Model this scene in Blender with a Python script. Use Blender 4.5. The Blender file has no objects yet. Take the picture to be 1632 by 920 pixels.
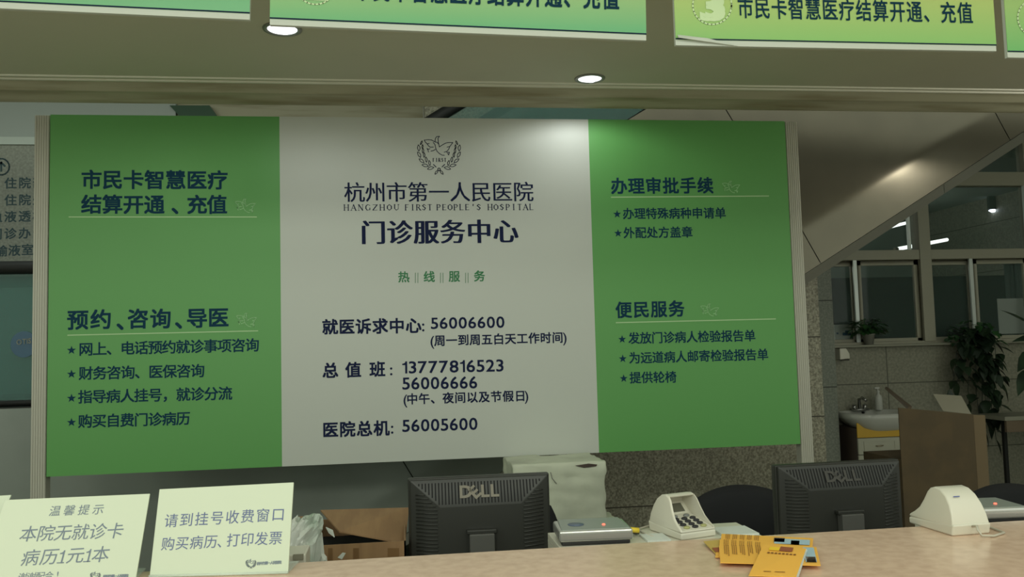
import bpy, bmesh, math, random
from mathutils import Vector, Matrix
random.seed(7)
R = math.radians
sc = bpy.context.scene
COL = sc.collection

# ------------------------------------------------------------ camera, world, lights, exposure
YAW, PITCH, ROLL, F = .13174969, .06887199, -.02653878, 1350.0
EYE = Vector((0, 0, 1.55))
_f = Vector((math.sin(YAW)*math.cos(PITCH), math.cos(YAW)*math.cos(PITCH), math.sin(PITCH)))
_r = Vector((math.cos(YAW), -math.sin(YAW), 0)); _u = _r.cross(_f)
_c, _s = math.cos(ROLL), math.sin(ROLL)
RT, UP = _c*_r + _s*_u, -_s*_r + _c*_u
cd = bpy.data.cameras.new('camera'); cam = bpy.data.objects.new('camera', cd); COL.objects.link(cam)
cam.matrix_world = Matrix(((RT.x, UP.x, -_f.x, 0), (RT.y, UP.y, -_f.y, 0), (RT.z, UP.z, -_f.z, 1.55), (0, 0, 0, 1)))
cd.sensor_width = 36; cd.lens = F/1632*36; cd.clip_start = .02
sc.camera = cam
w = bpy.data.worlds.new('hall'); sc.world = w; w.use_nodes = True
w.node_tree.nodes['Background'].inputs[0].default_value = (.80, .86, .74, 1)
w.node_tree.nodes['Background'].inputs[1].default_value = 1.15
sc.view_settings.view_transform = 'Standard'; sc.view_settings.look = 'None'
sc.view_settings.exposure = 0; sc.view_settings.gamma = 1; sc.view_settings.use_curve_mapping = False

def area(name, loc, size, energy, color, rot=(0, 0, 0)):
    l = bpy.data.lights.new(name, 'AREA'); l.shape = 'RECTANGLE'; l.size, l.size_y = size; l.energy = energy; l.color = color
    o = bpy.data.objects.new(name, l); COL.objects.link(o); o.location = loc; o.rotation_euler = rot
    return o
# fluorescent panels of the public hall, behind and above the place the picture is taken from
area('hall_panel_light', (-1.6, -3.6, 3.3), (1.2, .6), 60, (.95, 1, .84), (R(45), 0, 0))
area('hall_panel_light', (1.2, -1.4, 3.5), (1.2, .6), 26, (.98, 1, .84), (R(20), 0, 0))
area('hall_panel_light', (-4.6, -1.6, 3.5), (1.2, .6), 40, (.92, 1, .88), (R(40), 0, R(-50)))
# added fill lamp at the left, brightens the lower cladding and corridor wall
area('corridor_fill_light', (-2.3, 4.55, 3.5), (1.2, .4), 9, (.85, 1, .93))

# ------------------------------------------------------------ picture rays -> points of the place
def ray(px, py): return _f + (px-816)/F*RT - (py-460)/F*UP
def atY(px, py, Y):
    d = ray(px, py); return EYE + d*(Y/d.y)
def atZ(px, py, z):
    d = ray(px, py); return EYE + d*((z-1.55)/d.z)
class Plane:
    """a flat face: origin, in-plane right and up, normal towards the viewer"""
    def __init__(s, o, ex, ez):
        s.o, s.ex, s.ez = Vector(o), Vector(ex).normalized(), Vector(ez).normalized()
        s.n = s.ex.cross(s.ez).normalized()
    def hit(s, px, py):
        d = ray(px, py); return EYE + d*((s.o-EYE).dot(s.n)/d.dot(s.n))
    def scale(s, px, py): return (s.hit(px, py)-EYE).dot(_f)/F      # metres per pixel there

# ------------------------------------------------------------ materials
def mat(name, col, rough=.5, metal=0, **k):
    m = bpy.data.materials.new(name); m.use_nodes = True; N, L = m.node_tree.nodes, m.node_tree.links
    b = N['Principled BSDF']
    b.inputs['Base Color'].default_value = (*col, 1); b.inputs['Roughness'].default_value = rough; b.inputs['Metallic'].default_value = metal
    b.inputs['Specular IOR Level'].default_value = k.get('spec', .5)
    if 'emit' in k:
        b.inputs['Emission Color'].default_value = (*k['emit'], 1); b.inputs['Emission Strength'].default_value = k.get('es', 1)
    if 'trans' in k: b.inputs['Transmission Weight'].default_value = k['trans']
    if 'alpha' in k: b.inputs['Alpha'].default_value = k['alpha']
    if 'aniso' in k: b.inputs['Anisotropic'].default_value = k['aniso']
    if 'noise' in k:            # (scale, second colour, low, high, stretch)
        sc_, c2, lo, hi = k['noise'][:4]
        t = N.new('ShaderNodeTexCoord'); mp = N.new('ShaderNodeMapping'); n = N.new('ShaderNodeTexNoise'); r = N.new('ShaderNodeValToRGB')
        if len(k['noise']) > 4: mp.inputs['Scale'].default_value = k['noise'][4]
        if 'rot' in k: mp.inputs['Rotation'].default_value = k['rot']
        n.inputs['Scale'].default_value = sc_; n.inputs['Detail'].default_value = k.get('detail', 4)
        r.color_ramp.elements[0].position = lo; r.color_ramp.elements[1].position = hi
        r.color_ramp.elements[0].color = (*col, 1); r.color_ramp.elements[1].color = (*c2, 1)
        L.new(t.outputs['Object'], mp.inputs[0]); L.new(mp.outputs[0], n.inputs[0]); L.new(n.outputs[0], r.inputs[0]); L.new(r.outputs[0], b.inputs['Base Color'])
        out = r
        if 'bump' in k:
            bp = N.new('ShaderNodeBump'); bp.inputs['Strength'].default_value = k['bump']; bp.inputs['Distance'].default_value = .003
            L.new(n.outputs[0], bp.inputs['Height']); L.new(bp.outputs[0], b.inputs['Normal'])
        if 'grout' in k:        # tile joints: (x0, z0, width, height, joint colour)
            x0, z0, tw, th, gc = k['grout']
            m2 = N.new('ShaderNodeMapping'); sx = N.new('ShaderNodeSeparateXYZ'); cx = N.new('ShaderNodeCombineXYZ')
            L.new(t.outputs['Object'], sx.inputs[0]); L.new(sx.outputs[0], cx.inputs[0]); L.new(sx.outputs[2], cx.inputs[1]); L.new(cx.outputs[0], m2.inputs[0])
            m2.inputs['Location'].default_value = (-x0, -z0, 0)
            br = N.new('ShaderNodeTexBrick'); br.offset = 0; br.inputs['Scale'].default_value = 1
            br.inputs['Brick Width'].default_value = tw; br.inputs['Row Height'].default_value = th; br.inputs['Mortar Size'].default_value = .005
            br.inputs['Mortar'].default_value = (*gc, 1)
            L.new(m2.outputs[0], br.inputs[0]); L.new(r.outputs[0], br.inputs['Color1']); L.new(r.outputs[0], br.inputs['Color2'])
            L.new(br.outputs['Color'], b.inputs['Base Color'])
    return m

M = {}
M['green'] = mat('print_green', (.105, .335, .082), .48)
M['white'] = mat('print_white', (.53, .555, .50), .5)
M['navy'] = mat('print_navy', (.006, .040, .075), .7, spec=.12)
M['ink'] = mat('print_ink', (.010, .016, .055), .7, spec=.12)
M['hotline'] = mat('print_dark_green', (.01, .17, .05), .5)
M['pale'] = mat('print_pale_green', (.42, .62, .32), .5)
M['dove'] = mat('print_dove_green', (.30, .58, .26), .5)
M['post'] = mat('ribbed_aluminium', (.46, .45, .375), .5, .1)
M['soffit'] = mat('soffit_paint', (.66, .64, .50), .75, noise=(1.2, (.60, .595, .46), .35, .7))
M['cornice'] = mat('cornice_paint', (.42, .40, .28), .6, noise=(6, (.24, .21, .12), .45, .75, (.3, 3, 3)))
M['steel'] = mat('brushed_steel', (.165, .150, .108), .25, .65, noise=(3, (.13, .12, .088), .3, .75, (1, 1, 1)), bump=.12)
M['steel_trim'] = mat('satin_steel_trim', (.42, .42, .38), .30, .8)
M['lowsteel'] = mat('grey_green_steel', (.26, .29, .255), .38, .25, noise=(2, (.21, .235, .205), .35, .7))  # lower cladding's colour lightened to stand in for ambient light
M['darksteel'] = mat('dark_steel', (.03, .03, .025), .5, .3)
M['dark'] = mat('near_black', (.008, .009, .008), .6)
M['granite'] = mat('speckled_granite', (.21, .20, .145), .55, noise=(75, (.50, .48, .36), .36, .68), detail=3, grout=(3.9, .965, 4, .6, (.07, .065, .045)))
M['granite_tile'] = mat('granite_wall_tile', (.19, .19, .14), .5, noise=(45, (.29, .285, .215), .35, .7), detail=3, grout=(4.36, 1.132, .92, .6, (.085, .085, .06)))
M['granite_grey'] = mat('grey_granite', (.17, .19, .155), .55, noise=(60, (.25, .27, .22), .4, .65), grout=(3.8, 1.131, .9, .75, (.04, .045, .035)))
M['wallwhite'] = mat('upper_wall_paint', (.40, .45, .42), .7)
M['floor'] = mat('floor_stone', (.38, .37, .31), .3, noise=(20, (.48, .46, .39), .4, .6))
M['ceiling'] = mat('ceiling_paint', (.35, .36, .32), .8)
M['frame'] = mat('window_frame_paint', (.34, .33, .25), .45)
M['framelit'] = mat('lit_frame_stile', (.70, .76, .72), .3, .3)  # brightened copy of the frame colour, light on the stiles put in
M['glass'] = mat('window_glass', (.10, .16, .14), .02, 0, alpha=.22)
M['glassteal'] = mat('balustrade_glass', (.07, .20, .165), .04, 0, alpha=.5)
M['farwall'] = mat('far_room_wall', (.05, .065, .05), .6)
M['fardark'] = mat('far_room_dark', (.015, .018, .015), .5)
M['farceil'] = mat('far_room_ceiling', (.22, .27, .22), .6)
M['marble'] = mat('beige_marble', (.76, .545, .40), .22, noise=(38, (.64, .445, .32), .36, .72), detail=6, spec=.5)
M['counterfront'] = mat('counter_front_stone', (.30, .25, .19), .4)
M['desk'] = mat('staff_desk_laminate', (.28, .27, .22), .5)
M['plastic'] = mat('black_monitor_plastic', (.026, .027, .023), .42)
M['plastic2'] = mat('grey_neck_plastic', (.085, .085, .078), .4)
M['slot'] = mat('slot_black', (.003, .003, .003), .8)
M['logo'] = mat('monitor_logo_metal', (.055, .052, .045), .4, .4)
M['screen'] = mat('dark_screen', (.01, .012, .016), .1)
M['silver'] = mat('silver_plastic', (.60, .60, .57), .22, .65)
M['readertop'] = mat('grey_reader_top', (.25, .28, .25), .35)
M['readerdark'] = mat('reader_base', (.02, .02, .02), .5)
M['oval'] = mat('sensor_blue_grey', (.10, .13, .19), .4)
M['led'] = mat('red_led', (.8, .05, .03), .4, emit=(1, .10, .06), es=3.5)
M['yellow'] = mat('yellow_plug', (.75, .55, .04), .4)
M['cable'] = mat('black_cable', (.01, .01, .01), .5)
M['cablecream'] = mat('cream_cable', (.50, .47, .38), .5)
M['cream'] = mat('cream_plastic', (.66, .635, .53), .30)
M['key'] = mat('black_key', (.02, .02, .025), .4)
M['keygrey'] = mat('grey_key', (.20, .21, .20), .4)
M['keyolive'] = mat('olive_key', (.38, .38, .16), .4)
M['lcd'] = mat('lcd_panel', (.13, .13, .10), .2)
M['brandblue'] = mat('faint_blue_mark', (.12, .15, .35), .4)
M['chair'] = mat('black_chair_fabric', (.0085, .0095, .011), .9)
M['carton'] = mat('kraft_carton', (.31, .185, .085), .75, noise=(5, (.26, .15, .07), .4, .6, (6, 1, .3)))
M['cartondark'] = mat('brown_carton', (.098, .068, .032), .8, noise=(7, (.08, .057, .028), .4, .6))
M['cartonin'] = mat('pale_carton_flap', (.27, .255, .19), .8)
M['tape'] = mat('tape_glaze', (.19, .105, .045), .3)
M['wrap'] = mat('white_wrapping', (.56, .59, .46), .6, noise=(5, (.40, .42, .33), .42, .75), bump=1.0)
M['bag'] = mat('plastic_bag', (.62, .64, .58), .3, noise=(7, (.34, .42, .34), .45, .62), bump=.8)
M['acrylic'] = mat('clear_acrylic', (.8, .9, .82), .05, 0, alpha=.35)
M['paper'] = mat('notice_paper', (.60, .66, .51), .5)
M['paper2'] = mat('white_paper', (.62, .66, .60), .6)
M['papertext'] = mat('notice_ink', (.10, .13, .27), .5)
M['papertext2'] = mat('notice_ink_grey', (.15, .19, .24), .5)
M['orange'] = mat('orange_brochure', (.95, .50, .085), .45)
M['orangedull'] = mat('dull_orange_brochure', (.55, .38, .10), .5)
M['brown'] = mat('brown_print', (.25, .10, .02), .6)
M['photosky'] = mat('photo_pale_blue', (.42, .58, .68), .4)
M['photodark'] = mat('photo_dark', (.16, .12, .10), .5)
M['photored'] = mat('photo_red_brown', (.32, .09, .04), .5)
M['photoyellow'] = mat('photo_yellow', (.95, .62, .04), .5)
M['porcelain'] = mat('porcelain', (.50, .51, .46), .15)
M['cabyellow'] = mat('yellow_cabinet_band', (.55, .33, .015), .4)
M['cabwhite'] = mat('cabinet_cream', (.42, .42, .33), .5)
M['cabdark'] = mat('cabinet_side', (.07, .05, .04), .6)
M['brass'] = mat('dull_brass', (.35, .30, .2), .35, .8)
M['chrome'] = mat('dull_chrome', (.4, .4, .38), .25, .9)
M['leaf'] = mat('leaf_green', (.02, .075, .018), .4, noise=(9, (.035, .12, .03), .4, .6))
M['leafdark'] = mat('leaf_dark', (.010, .022, .011), .45, noise=(9, (.020, .042, .018), .4, .6))
M['potgrey'] = mat('grey_plant_pot', (.20, .20, .17), .5)
M['soil'] = mat('soil', (.02, .015, .01), .9)
M['wood'] = mat('brown_wood', (.15, .11, .07), .5)
M['woodpale'] = mat('pale_worktop', (.25, .25, .19), .4)
M['lamp'] = mat('downlight_bulb', (1, 1, 1), .5, emit=(.93, .97, 1), es=9)
M['reflector'] = mat('downlight_reflector', (.9, .9, .9), .25, .2, emit=(.95, .98, 1), es=1.6)
M['ring'] = mat('downlight_ring', (.28, .28, .25), .4, .5)
M['tube'] = mat('reflected_tube', (1, 1, 1), .5, emit=(.9, 1, .93), es=2.2)
M['darkgreen'] = mat('dark_green_paint', (.012, .065, .025), .5)
M['ledblue'] = mat('cold_reflection', (1, 1, 1), .5, emit=(.75, .85, 1), es=9)
# banner print: yellow green to mint, graded along the banner height and width as printed
def banner_mat(name, top, bottom, z0, z1):
    m = mat(name, bottom, .45); N, L = m.node_tree.nodes, m.node_tree.links
    t = N.new('ShaderNodeTexCoord'); s = N.new('ShaderNodeSeparateXYZ'); mr = N.new('ShaderNodeMapRange'); r = N.new('ShaderNodeMix'); r.data_type = 'RGBA'
    L.new(t.outputs['Object'], s.inputs[0]); L.new(s.outputs[2], mr.inputs[0]); mr.inputs[1].default_value = z0; mr.inputs[2].default_value = z1
    r.inputs[6].default_value = (*bottom, 1); r.inputs[7].default_value = (*top, 1)
    L.new(mr.outputs[0], r.inputs[0]); L.new(r.outputs[2], N['Principled BSDF'].inputs['Base Color']); return m

# ------------------------------------------------------------ mesh builder
class MB:
    def __init__(s): s.v, s.f = [], []
    def add(s, vs, fs):
        n = len(s.v); s.v += [Vector(v) for v in vs]; s.f += [tuple(i+n for i in f) for f in fs]; return s
    def box(s, a, b, mtx=None):
        x0, y0, z0 = a; x1, y1, z1 = b
        v = [(x, y, z) for z in (z0, z1) for y in (y0, y1) for x in (x0, x1)]
        if mtx: v = [mtx @ Vector(q) for q in v]
        return s.add(v, [(0, 2, 3, 1), (4, 5, 7, 6), (0, 1, 5, 4), (2, 6, 7, 3), (0, 4, 6, 2), (1, 3, 7, 5)])
    def quad(s, *p): return s.add(p, [(0, 1, 2, 3)])
    def prism(s, poly, off):           # poly: list of 3D points, off: extrusion vector
        n = len(poly); off = Vector(off); p = [Vector(q) for q in poly]
        return s.add(p+[q+off for q in p], [tuple(range(n)), tuple(range(2*n-1, n-1, -1))] + [(i, i+n, (i+1) % n+n, (i+1) % n) for i in range(n)])
    def slab(s, q, t):                 # quad q with thickness t straight down its normal
        a = [Vector(x) for x in q]; n = (a[1]-a[0]).cross(a[3]-a[0]).normalized(); return s.prism(a, -n*t)
    def tube(s, pts, r, seg=8, cap=True):
        pts = [Vector(p) for p in pts]; rs = r if isinstance(r, (list, tuple)) else [r]*len(pts); n0 = len(s.v); fs = []; vs = []
        up = Vector((0, 0, 1))
        for i, p in enumerate(pts):
            d = (pts[min(i+1, len(pts)-1)]-pts[max(i-1, 0)]).normalized()
            a = d.cross(up if abs(d.dot(up)) < .9 else Vector((1, 0, 0))).normalized(); b = d.cross(a)
            vs += [p+rs[i]*(math.cos(2*math.pi*k/seg)*a+math.sin(2*math.pi*k/seg)*b) for k in range(seg)]
        for i in range(len(pts)-1):
            for k in range(seg): fs.append((i*seg+k, i*seg+(k+1) % seg, (i+1)*seg+(k+1) % seg, (i+1)*seg+k))
        if cap: fs += [tuple(range(seg)), tuple((len(pts)-1)*seg+k for k in range(seg-1, -1, -1))]
        return s.add(vs, fs)
    def lathe(s, prof, c=(0, 0, 0), seg=24, sx=1, sy=1):
        c = Vector(c); vs = []; fs = []; n = len(prof)
        for k in range(seg):
            a = 2*math.pi*k/seg
            for r, z in prof: vs.append(c+Vector((r*math.cos(a)*sx, r*math.sin(a)*sy, z)))
        for k in range(seg):
            for i in range(n-1):
                a, b = k*n+i, ((k+1) % seg)*n+i; fs.append((a, b, b+1, a+1))
        if prof[0][0] > 1e-6: fs.append(tuple(k*n for k in range(seg-1, -1, -1)))
        if prof[-1][0] > 1e-6: fs.append(tuple(k*n+n-1 for k in range(seg)))
        return s.add(vs, fs)
    def ribbon(s, pts, wd, plane, lift):     # thin flat line of width wd on a plane
        for a, b in zip(pts, pts[1:]):
            d = b-a
            if d.length < 1e-7: continue
            t = d.normalized(); nrm = plane.n.cross(t)*wd/2; e = t*wd*.3
            L = plane.n*lift
            s.quad(a-e-nrm+L, b+e-nrm+L, b+e+nrm+L, a-e+nrm+L)
        return s
    def build(s, name, m, parent=None, world=True, smooth=False, bevel=0, seg=2, sub=0, clean=True):
        me = bpy.data.meshes.new(name)
        vs = s.v
        if parent and world:
            p = parent; off = Vector(p.location)
            while p.parent: p = p.parent; off += Vector(p.location)
            vs = [v-off for v in vs]
        me.from_pydata([tuple(v) for v in vs], [], s.f); me.materials.append(m)
        if clean:
            bm = bmesh.new(); bm.from_mesh(me); bmesh.ops.remove_doubles(bm, verts=bm.verts, dist=1e-6)
            bmesh.ops.recalc_face_normals(bm, faces=bm.faces); bm.to_mesh(me); bm.free()
        if smooth:
            for p in me.polygons: p.use_smooth = True
        o = bpy.data.objects.new(name, me); COL.objects.link(o)
        if parent: o.parent = parent
        if bevel:
            b = o.modifiers.new('bevel', 'BEVEL'); b.width = bevel; b.segments = seg; b.limit_method = 'ANGLE'
            for p in me.polygons: p.use_smooth = True
            wn = o.modifiers.new('wn', 'WEIGHTED_NORMAL'); wn.keep_sharp = True
        if sub:
            q = o.modifiers.new('sub', 'SUBSURF'); q.levels = q.render_levels = sub
        return o
def tag(o, label, cat, group=None, kind=None):
    if label: o['label'] = label
    if cat: o['category'] = cat
    if group: o['group'] = group
    if kind: o['kind'] = kind
    return o
def thing(name, label, cat, loc=(0, 0, 0), rz=0, group=None, kind=None):
    o = bpy.data.objects.new(name, None); COL.objects.link(o); o.location = loc; o.rotation_euler = (0, 0, rz); o.empty_display_size = .05
    return tag(o, label, cat, group, kind)
def struct(name, mb, m, **k):
    o = mb.build(name, m, **k); o['kind'] = 'structure'; return o
def copy_tree(o, parent=None):
    c = o.copy(); COL.objects.link(c)
    if parent: c.parent = parent
    for ch in [x for x in bpy.data.objects if x.parent == o]: copy_tree(ch, c)
    return c

# ------------------------------------------------------------ lettering
_cu = bpy.data.curves.new('glyph', 'FONT'); _cu.resolution_u = 3
_go = bpy.data.objects.new('glyph', _cu); COL.objects.link(_go); _cache = {}
def glyph(ch):
    if ch == '1': return ([(.21, 0), (.29, 0), (.29, .69), (.225, .69), (.21, .62), (.15, .575), (.06, .555), (.06, .50), (.21, .50)], [(0, 1, 2, 3, 4, 5, 8), (5, 6, 7, 8)])
    if ch not in _cache:
        _cu.body = ch; bpy.context.view_layer.update()
        m = _go.to_mesh(); _cache[ch] = ([(v.co.x, v.co.y) for v in m.vertices], [tuple(p.vertices) for p in m.polygons]); _go.to_mesh_clear()
    return _cache[ch]
def put(mb, pl, ctr, ch, sx, sy, cx, cy, copies, lift, shear=0):
    vs, fs = glyph(ch)
    for i, (dx, dy) in enumerate(copies):
        mb.add([ctr + pl.ex*((x-cx+dx)*sx + (y-cy)*sy*shear) + pl.ez*((y-cy+dy)*sy) + pl.n*(lift+i*.00003) for x, y in vs], fs)
BOLD = lambda b: [(-b, -b), (b, -b), (-b, b), (b, b)]
REG = [(0, 0)]
def cn(mb, pl, text, p0, p1, size, bold=.02, lift=.0008, wide=1, copies=None, shear=0):
    """characters of text evenly from picture point p0 (centre of the first) to p1 (centre of the last); '_' leaves a gap"""
    n = len(text); cp = copies or (BOLD(bold) if bold else REG)
    for i, ch in enumerate(text):
        if ch == '_': continue
        t = i/(n-1) if n > 1 else 0
        px, py = p0[0]+(p1[0]-p0[0])*t, p0[1]+(p1[1]-p0[1])*t
        c = pl.hit(px, py); s = size*pl.scale(px, py)
        if ch == '*': star(mb, pl, c, s*.47, lift); continue
        put(mb, pl, c, ch, s*wide, s, .5, .38, cp, lift, shear)
def latin(mb, pl, text, p0, p1, h, bold=.014, lift=.0008, cap=.69, shear=0, nat=False):
    """a run of narrow characters from p0 (left, mid height) to p1 (right), h = digit height in picture px"""
    ws = []
    for ch in text:
        if ch == ' ': ws.append((0, .3)); continue
        xs = [x for x, y in glyph(ch)[0]]; ws.append((min(xs), max(xs)))
    gap = .11; tot = sum(b-a for a, b in ws)+gap*(len(text)-1)
    x = 0
    A, B = pl.hit(*p0), pl.hit(*p1); length = (B-A).length; k = length/tot
    for ch, (a, b) in zip(text, ws):
        t = (x+(b-a)/2)/tot; c = A+(B-A)*t; px = p0[0]+(p1[0]-p0[0])*t; py = p0[1]+(p1[1]-p0[1])*t
        s = h/cap*pl.scale(px, py)
        if nat: k = s
        if ch != ' ': put(mb, pl, c, ch, k, s, (a+b)/2, cap/2, BOLD(bold) if bold else REG, lift, shear)
        x += b-a+gap
def star(mb, pl, c, r, lift):
    pts = [c+pl.n*lift+pl.ex*(math.sin(i*math.pi/5)*(r if i % 2 == 0 else r*.40))+pl.ez*(math.cos(i*math.pi/5)*(r if i % 2 == 0 else r*.40)) for i in range(10)]
    mb.add([c+pl.n*lift]+pts, [(0, i+1, (i+1) % 10+1) for i in range(10)])
def pxline(mb, pl, pts, wpx, lift=.0008):
    P = [pl.hit(*p) for p in pts]; mb.ribbon(P, wpx*pl.scale(*pts[0]), pl, lift)
SER = {  # serif capitals: (x0, y0, x1, y1, weight) strokes in a unit cell
 'H': [(.15, 0, .15, 1, 1.5), (.85, 0, .85, 1, 1.5), (.15, .5, .85, .5, .6)],
 'A': [(.08, 0, .5, 1, .7), (.5, 1, .92, 0, 1.6), (.25, .36, .75, .36, .6)],
 'N': [(.15, 0, .15, 1, .7), (.15, 1, .85, 0, 1.6), (.85, 0, .85, 1, .7)],
 'G': [(.88, .80, .7, .97, .8), (.7, .97, .42, .98, .8), (.42, .98, .15, .72, 1.3), (.15, .72, .12, .35, 1.6), (.12, .35, .38, .02, 1.3), (.38, .02, .85, .1, .8), (.85, .1, .85, .42, 1.4)],
 'Z': [(.1, .97, .9, .97, .7), (.9, .97, .1, .03, 1.6), (.1, .03, .9, .03, .7)],
 'O': [(.5, .99, .15, .75, 1), (.15, .75, .12, .3, 1.6), (.12, .3, .5, .01, 1), (.5, .01, .87, .28, 1), (.87, .28, .87, .72, 1.6), (.87, .72, .5, .99, 1)],
 'U': [(.15, 1, .15, .3, 1.5), (.15, .3, .45, .01, 1), (.45, .01, .82, .25, .8), (.82, .25, .84, 1, .7)],
 'F': [(.25, 0, .25, 1, 1.5), (.25, .97, .85, .97, .7), (.25, .52, .68, .52, .6)],
 'I': [(.5, 0, .5, 1, 1.5)],
 'R': [(.2, 0, .2, 1, 1.5), (.2, .97, .62, .95, .7), (.62, .95, .8, .74, 1.3), (.8, .74, .6, .52, .9), (.6, .52, .2, .5, .6), (.5, .5, .9, 0, 1.5)],
 'S': [(.82, .8, .5, .99, .9), (.5, .99, .2, .76, 1.3), (.2, .76, .78, .34, 1.5), (.78, .34, .5, .01, 1.3), (.5, .01, .15, .2, .9)],
 'T': [(.5, 0, .5, 1, 1.5), (.1, .97, .9, .97, .7)],
 'P': [(.22, 0, .22, 1, 1.5), (.22, .97, .65, .95, .7), (.65, .95, .83, .72, 1.4), (.83, .72, .62, .46, 1), (.62, .46, .22, .46, .6)],
 'E': [(.22, 0, .22, 1, 1.5), (.22, .97, .82, .97, .7), (.22, .52, .68, .52, .6), (.22, .03, .86, .03, .7)],
 'L': [(.22, 0, .22, 1, 1.5), (.22, .03, .86, .03, .7)],
 "'": [(.5, .75, .55, 1, 1.5)]}
FOOT = {'H': [(.15, 0), (.85, 0), (.15, 1), (.85, 1)], 'A': [(.08, 0), (.92, 0)], 'N': [(.15, 0), (.15, 1), (.85, 1)], 'U': [(.15, 1), (.84, 1)], 'F': [(.25, 0)], 'I': [(.5, 0), (.5, 1)], 'R': [(.2, 0), (.92, 0)], 'T': [(.5, 0)], 'P': [(.22, 0)], 'E': [], 'L': [(.22, 1)]}
def serif(mb, pl, text, p0, p1, h, wpx, lift=.0008, wt=1.0):
    n = len(text)
    for i, ch in enumerate(text):
        if ch == ' ': continue
        t = i/(n-1); px, py = p0[0]+(p1[0]-p0[0])*t, p0[1]+(p1[1]-p0[1])*t
        s = pl.scale(px, py); c = pl.hit(px, py); q = lambda x, y: c+pl.ex*((x-.5)*wpx*s)+pl.ez*((y-.5)*h*s)
        for x0, y0, x1, y1, k in SER[ch]: mb.ribbon([q(x0, y0), q(x1, y1)], wt*k*s*.85, pl, lift)
        for x, y in FOOT.get(ch, []): mb.ribbon([q(x-.14, y), q(x+.14, y)], wt*.6*s, pl, lift)
DOVE = [[(525, 195), (460, 160), (390, 155), (320, 165), (345, 205), (378, 238), (420, 230)], [(378, 238), (402, 275), (437, 303), (500, 300)],
        [(375, 325), (400, 345), (432, 332)], [(375, 325), (393, 355), (405, 400)], [(495, 210), (530, 250), (545, 320), (570, 380), (620, 430), (670, 457), (715, 462)],
        [(540, 345), (500, 368), (450, 380)], [(530, 190), (540, 130), (565, 95), (620, 90), (590, 125), (595, 200), (610, 265), (617, 298), (680, 255), (740, 222), (800, 212), (880, 212), (850, 250), (820, 290), (765, 300)],
        [(820, 290), (800, 340), (770, 380), (710, 400)], [(755, 402), (815, 402), (797, 455), (778, 420)], [(530, 200), (575, 210), (600, 240)]]
def dove(mb, pl, c, k, wpx, o=(600, 275)):
    for l in DOVE: pxline(mb, pl, [(c[0]+(x-o[0])*k, c[1]+(y-o[1])*k) for x, y in l], wpx)
def emblem(mb, pl, c, k, wpx, word=True):
    """laurel wreath round a dove, c = picture point of the wreath centre, k = picture px per design unit"""
    T = lambda x, y: (c[0]+(x-605)*k, c[1]+(y-465)*k)
    for l in DOVE: pxline(mb, pl, [T(*p) for p in l], wpx)
    leaves = [(210, 318, 95, 62, 1.1), (220, 450, 118, 62, 1.1), (268, 570, 142, 62, 1.1), (340, 662, 168, 66, 1.1), (447, 715, 195, 66, 1.1), (263, 215, 65, 42, .8), (285, 290, 85, 40, .8),
              (295, 372, 85, 46, .9), (318, 455, 90, 48, .9), (358, 545, 95, 52, 1), (422, 612, 100, 52, 1), (562, 795, 230, 50, 1)]
    for mx in (1, -1):
        for x, y, a, l, wd in leaves:
            a = R(a); ax, ay = math.cos(a), -math.sin(a); pts = []
            for j in range(9):
                u = j/8; o = (u-.5)*2; bulge = math.sin(math.pi*u)*l*.42*wd
                pts.append((x+ax*o*l-ay*bulge, y+ay*o*l+ax*bulge))
            for j in range(1, 8):
                u = 1-j/8; o = (u-.5)*2; bulge = -math.sin(math.pi*u)*l*.30*wd
                pts.append((x+ax*o*l-ay*bulge, y+ay*o*l+ax*bulge))
            pts = pts[:-1] + [pts[0]]
            pxline(mb, pl, [T(610+(q[0]-610)*mx, q[1]) for q in pts], wpx)
        pxline(mb, pl, [T(610-110*mx, 640), T(610-58*mx, 690)], wpx*1.3)
    pxline(mb, pl, [T(610+25*math.cos(j*.7), 735+25*math.sin(j*.7)) for j in range(10)], wpx*1.2)
    if word: serif(mb, pl, 'FIRST', T(505, 552), T(730, 552), 70*k, 44*k, wt=.8)

# ============================================================ THE SETTING
struct('floor', MB().box((-7, -5, -.1), (8, 12, 0)), M['floor'])
struct('ceiling', MB().box((-7, 4.3, 3.9), (8, 12, 4.0)), M['ceiling'])
# canopy over the counter: soffit with bead mouldings and a rounded drop at its far edge
SZ = 2.77
so = MB().box((-5.5, 1.6, SZ), (6.5, 3.88, SZ+.3))
struct('ceiling_soffit', so, M['soffit'])
tb = MB()
for y, r in ((3.80, .007), (3.845, .008)): tb.tube([(-5.5, y, SZ), (6.5, y, SZ)], r, 8)
struct('trim_1', tb, mat('moulding_paint', (.80, .79, .66), .5), smooth=True)
prof = [(3.88, SZ), (3.90, SZ-.018), (3.915, SZ-.032), (3.945, SZ-.036), (3.965, SZ-.05), (3.985, SZ-.057), (4.0, SZ-.062), (4.015, SZ-.055), (4.015, SZ+.3), (3.88, SZ+.3)]
struct('trim_2', MB().prism([(-5.5, y, z) for y, z in prof], (12, 0, 0)), M['cornice'], bevel=.003)
# rear window wall (right), granite dado below the sill
GY = 7.2
struct('wall_back', MB().box((3.3, GY, 0), (8, GY+.15, 1.47)).box((3.3, GY, 3.9), (8, GY+.15, 4)), M['granite_tile'])
struct('wall_right', MB().box((7.3, 2, 0), (7.45, 12, 3.9)), M['granite_tile'])
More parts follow.
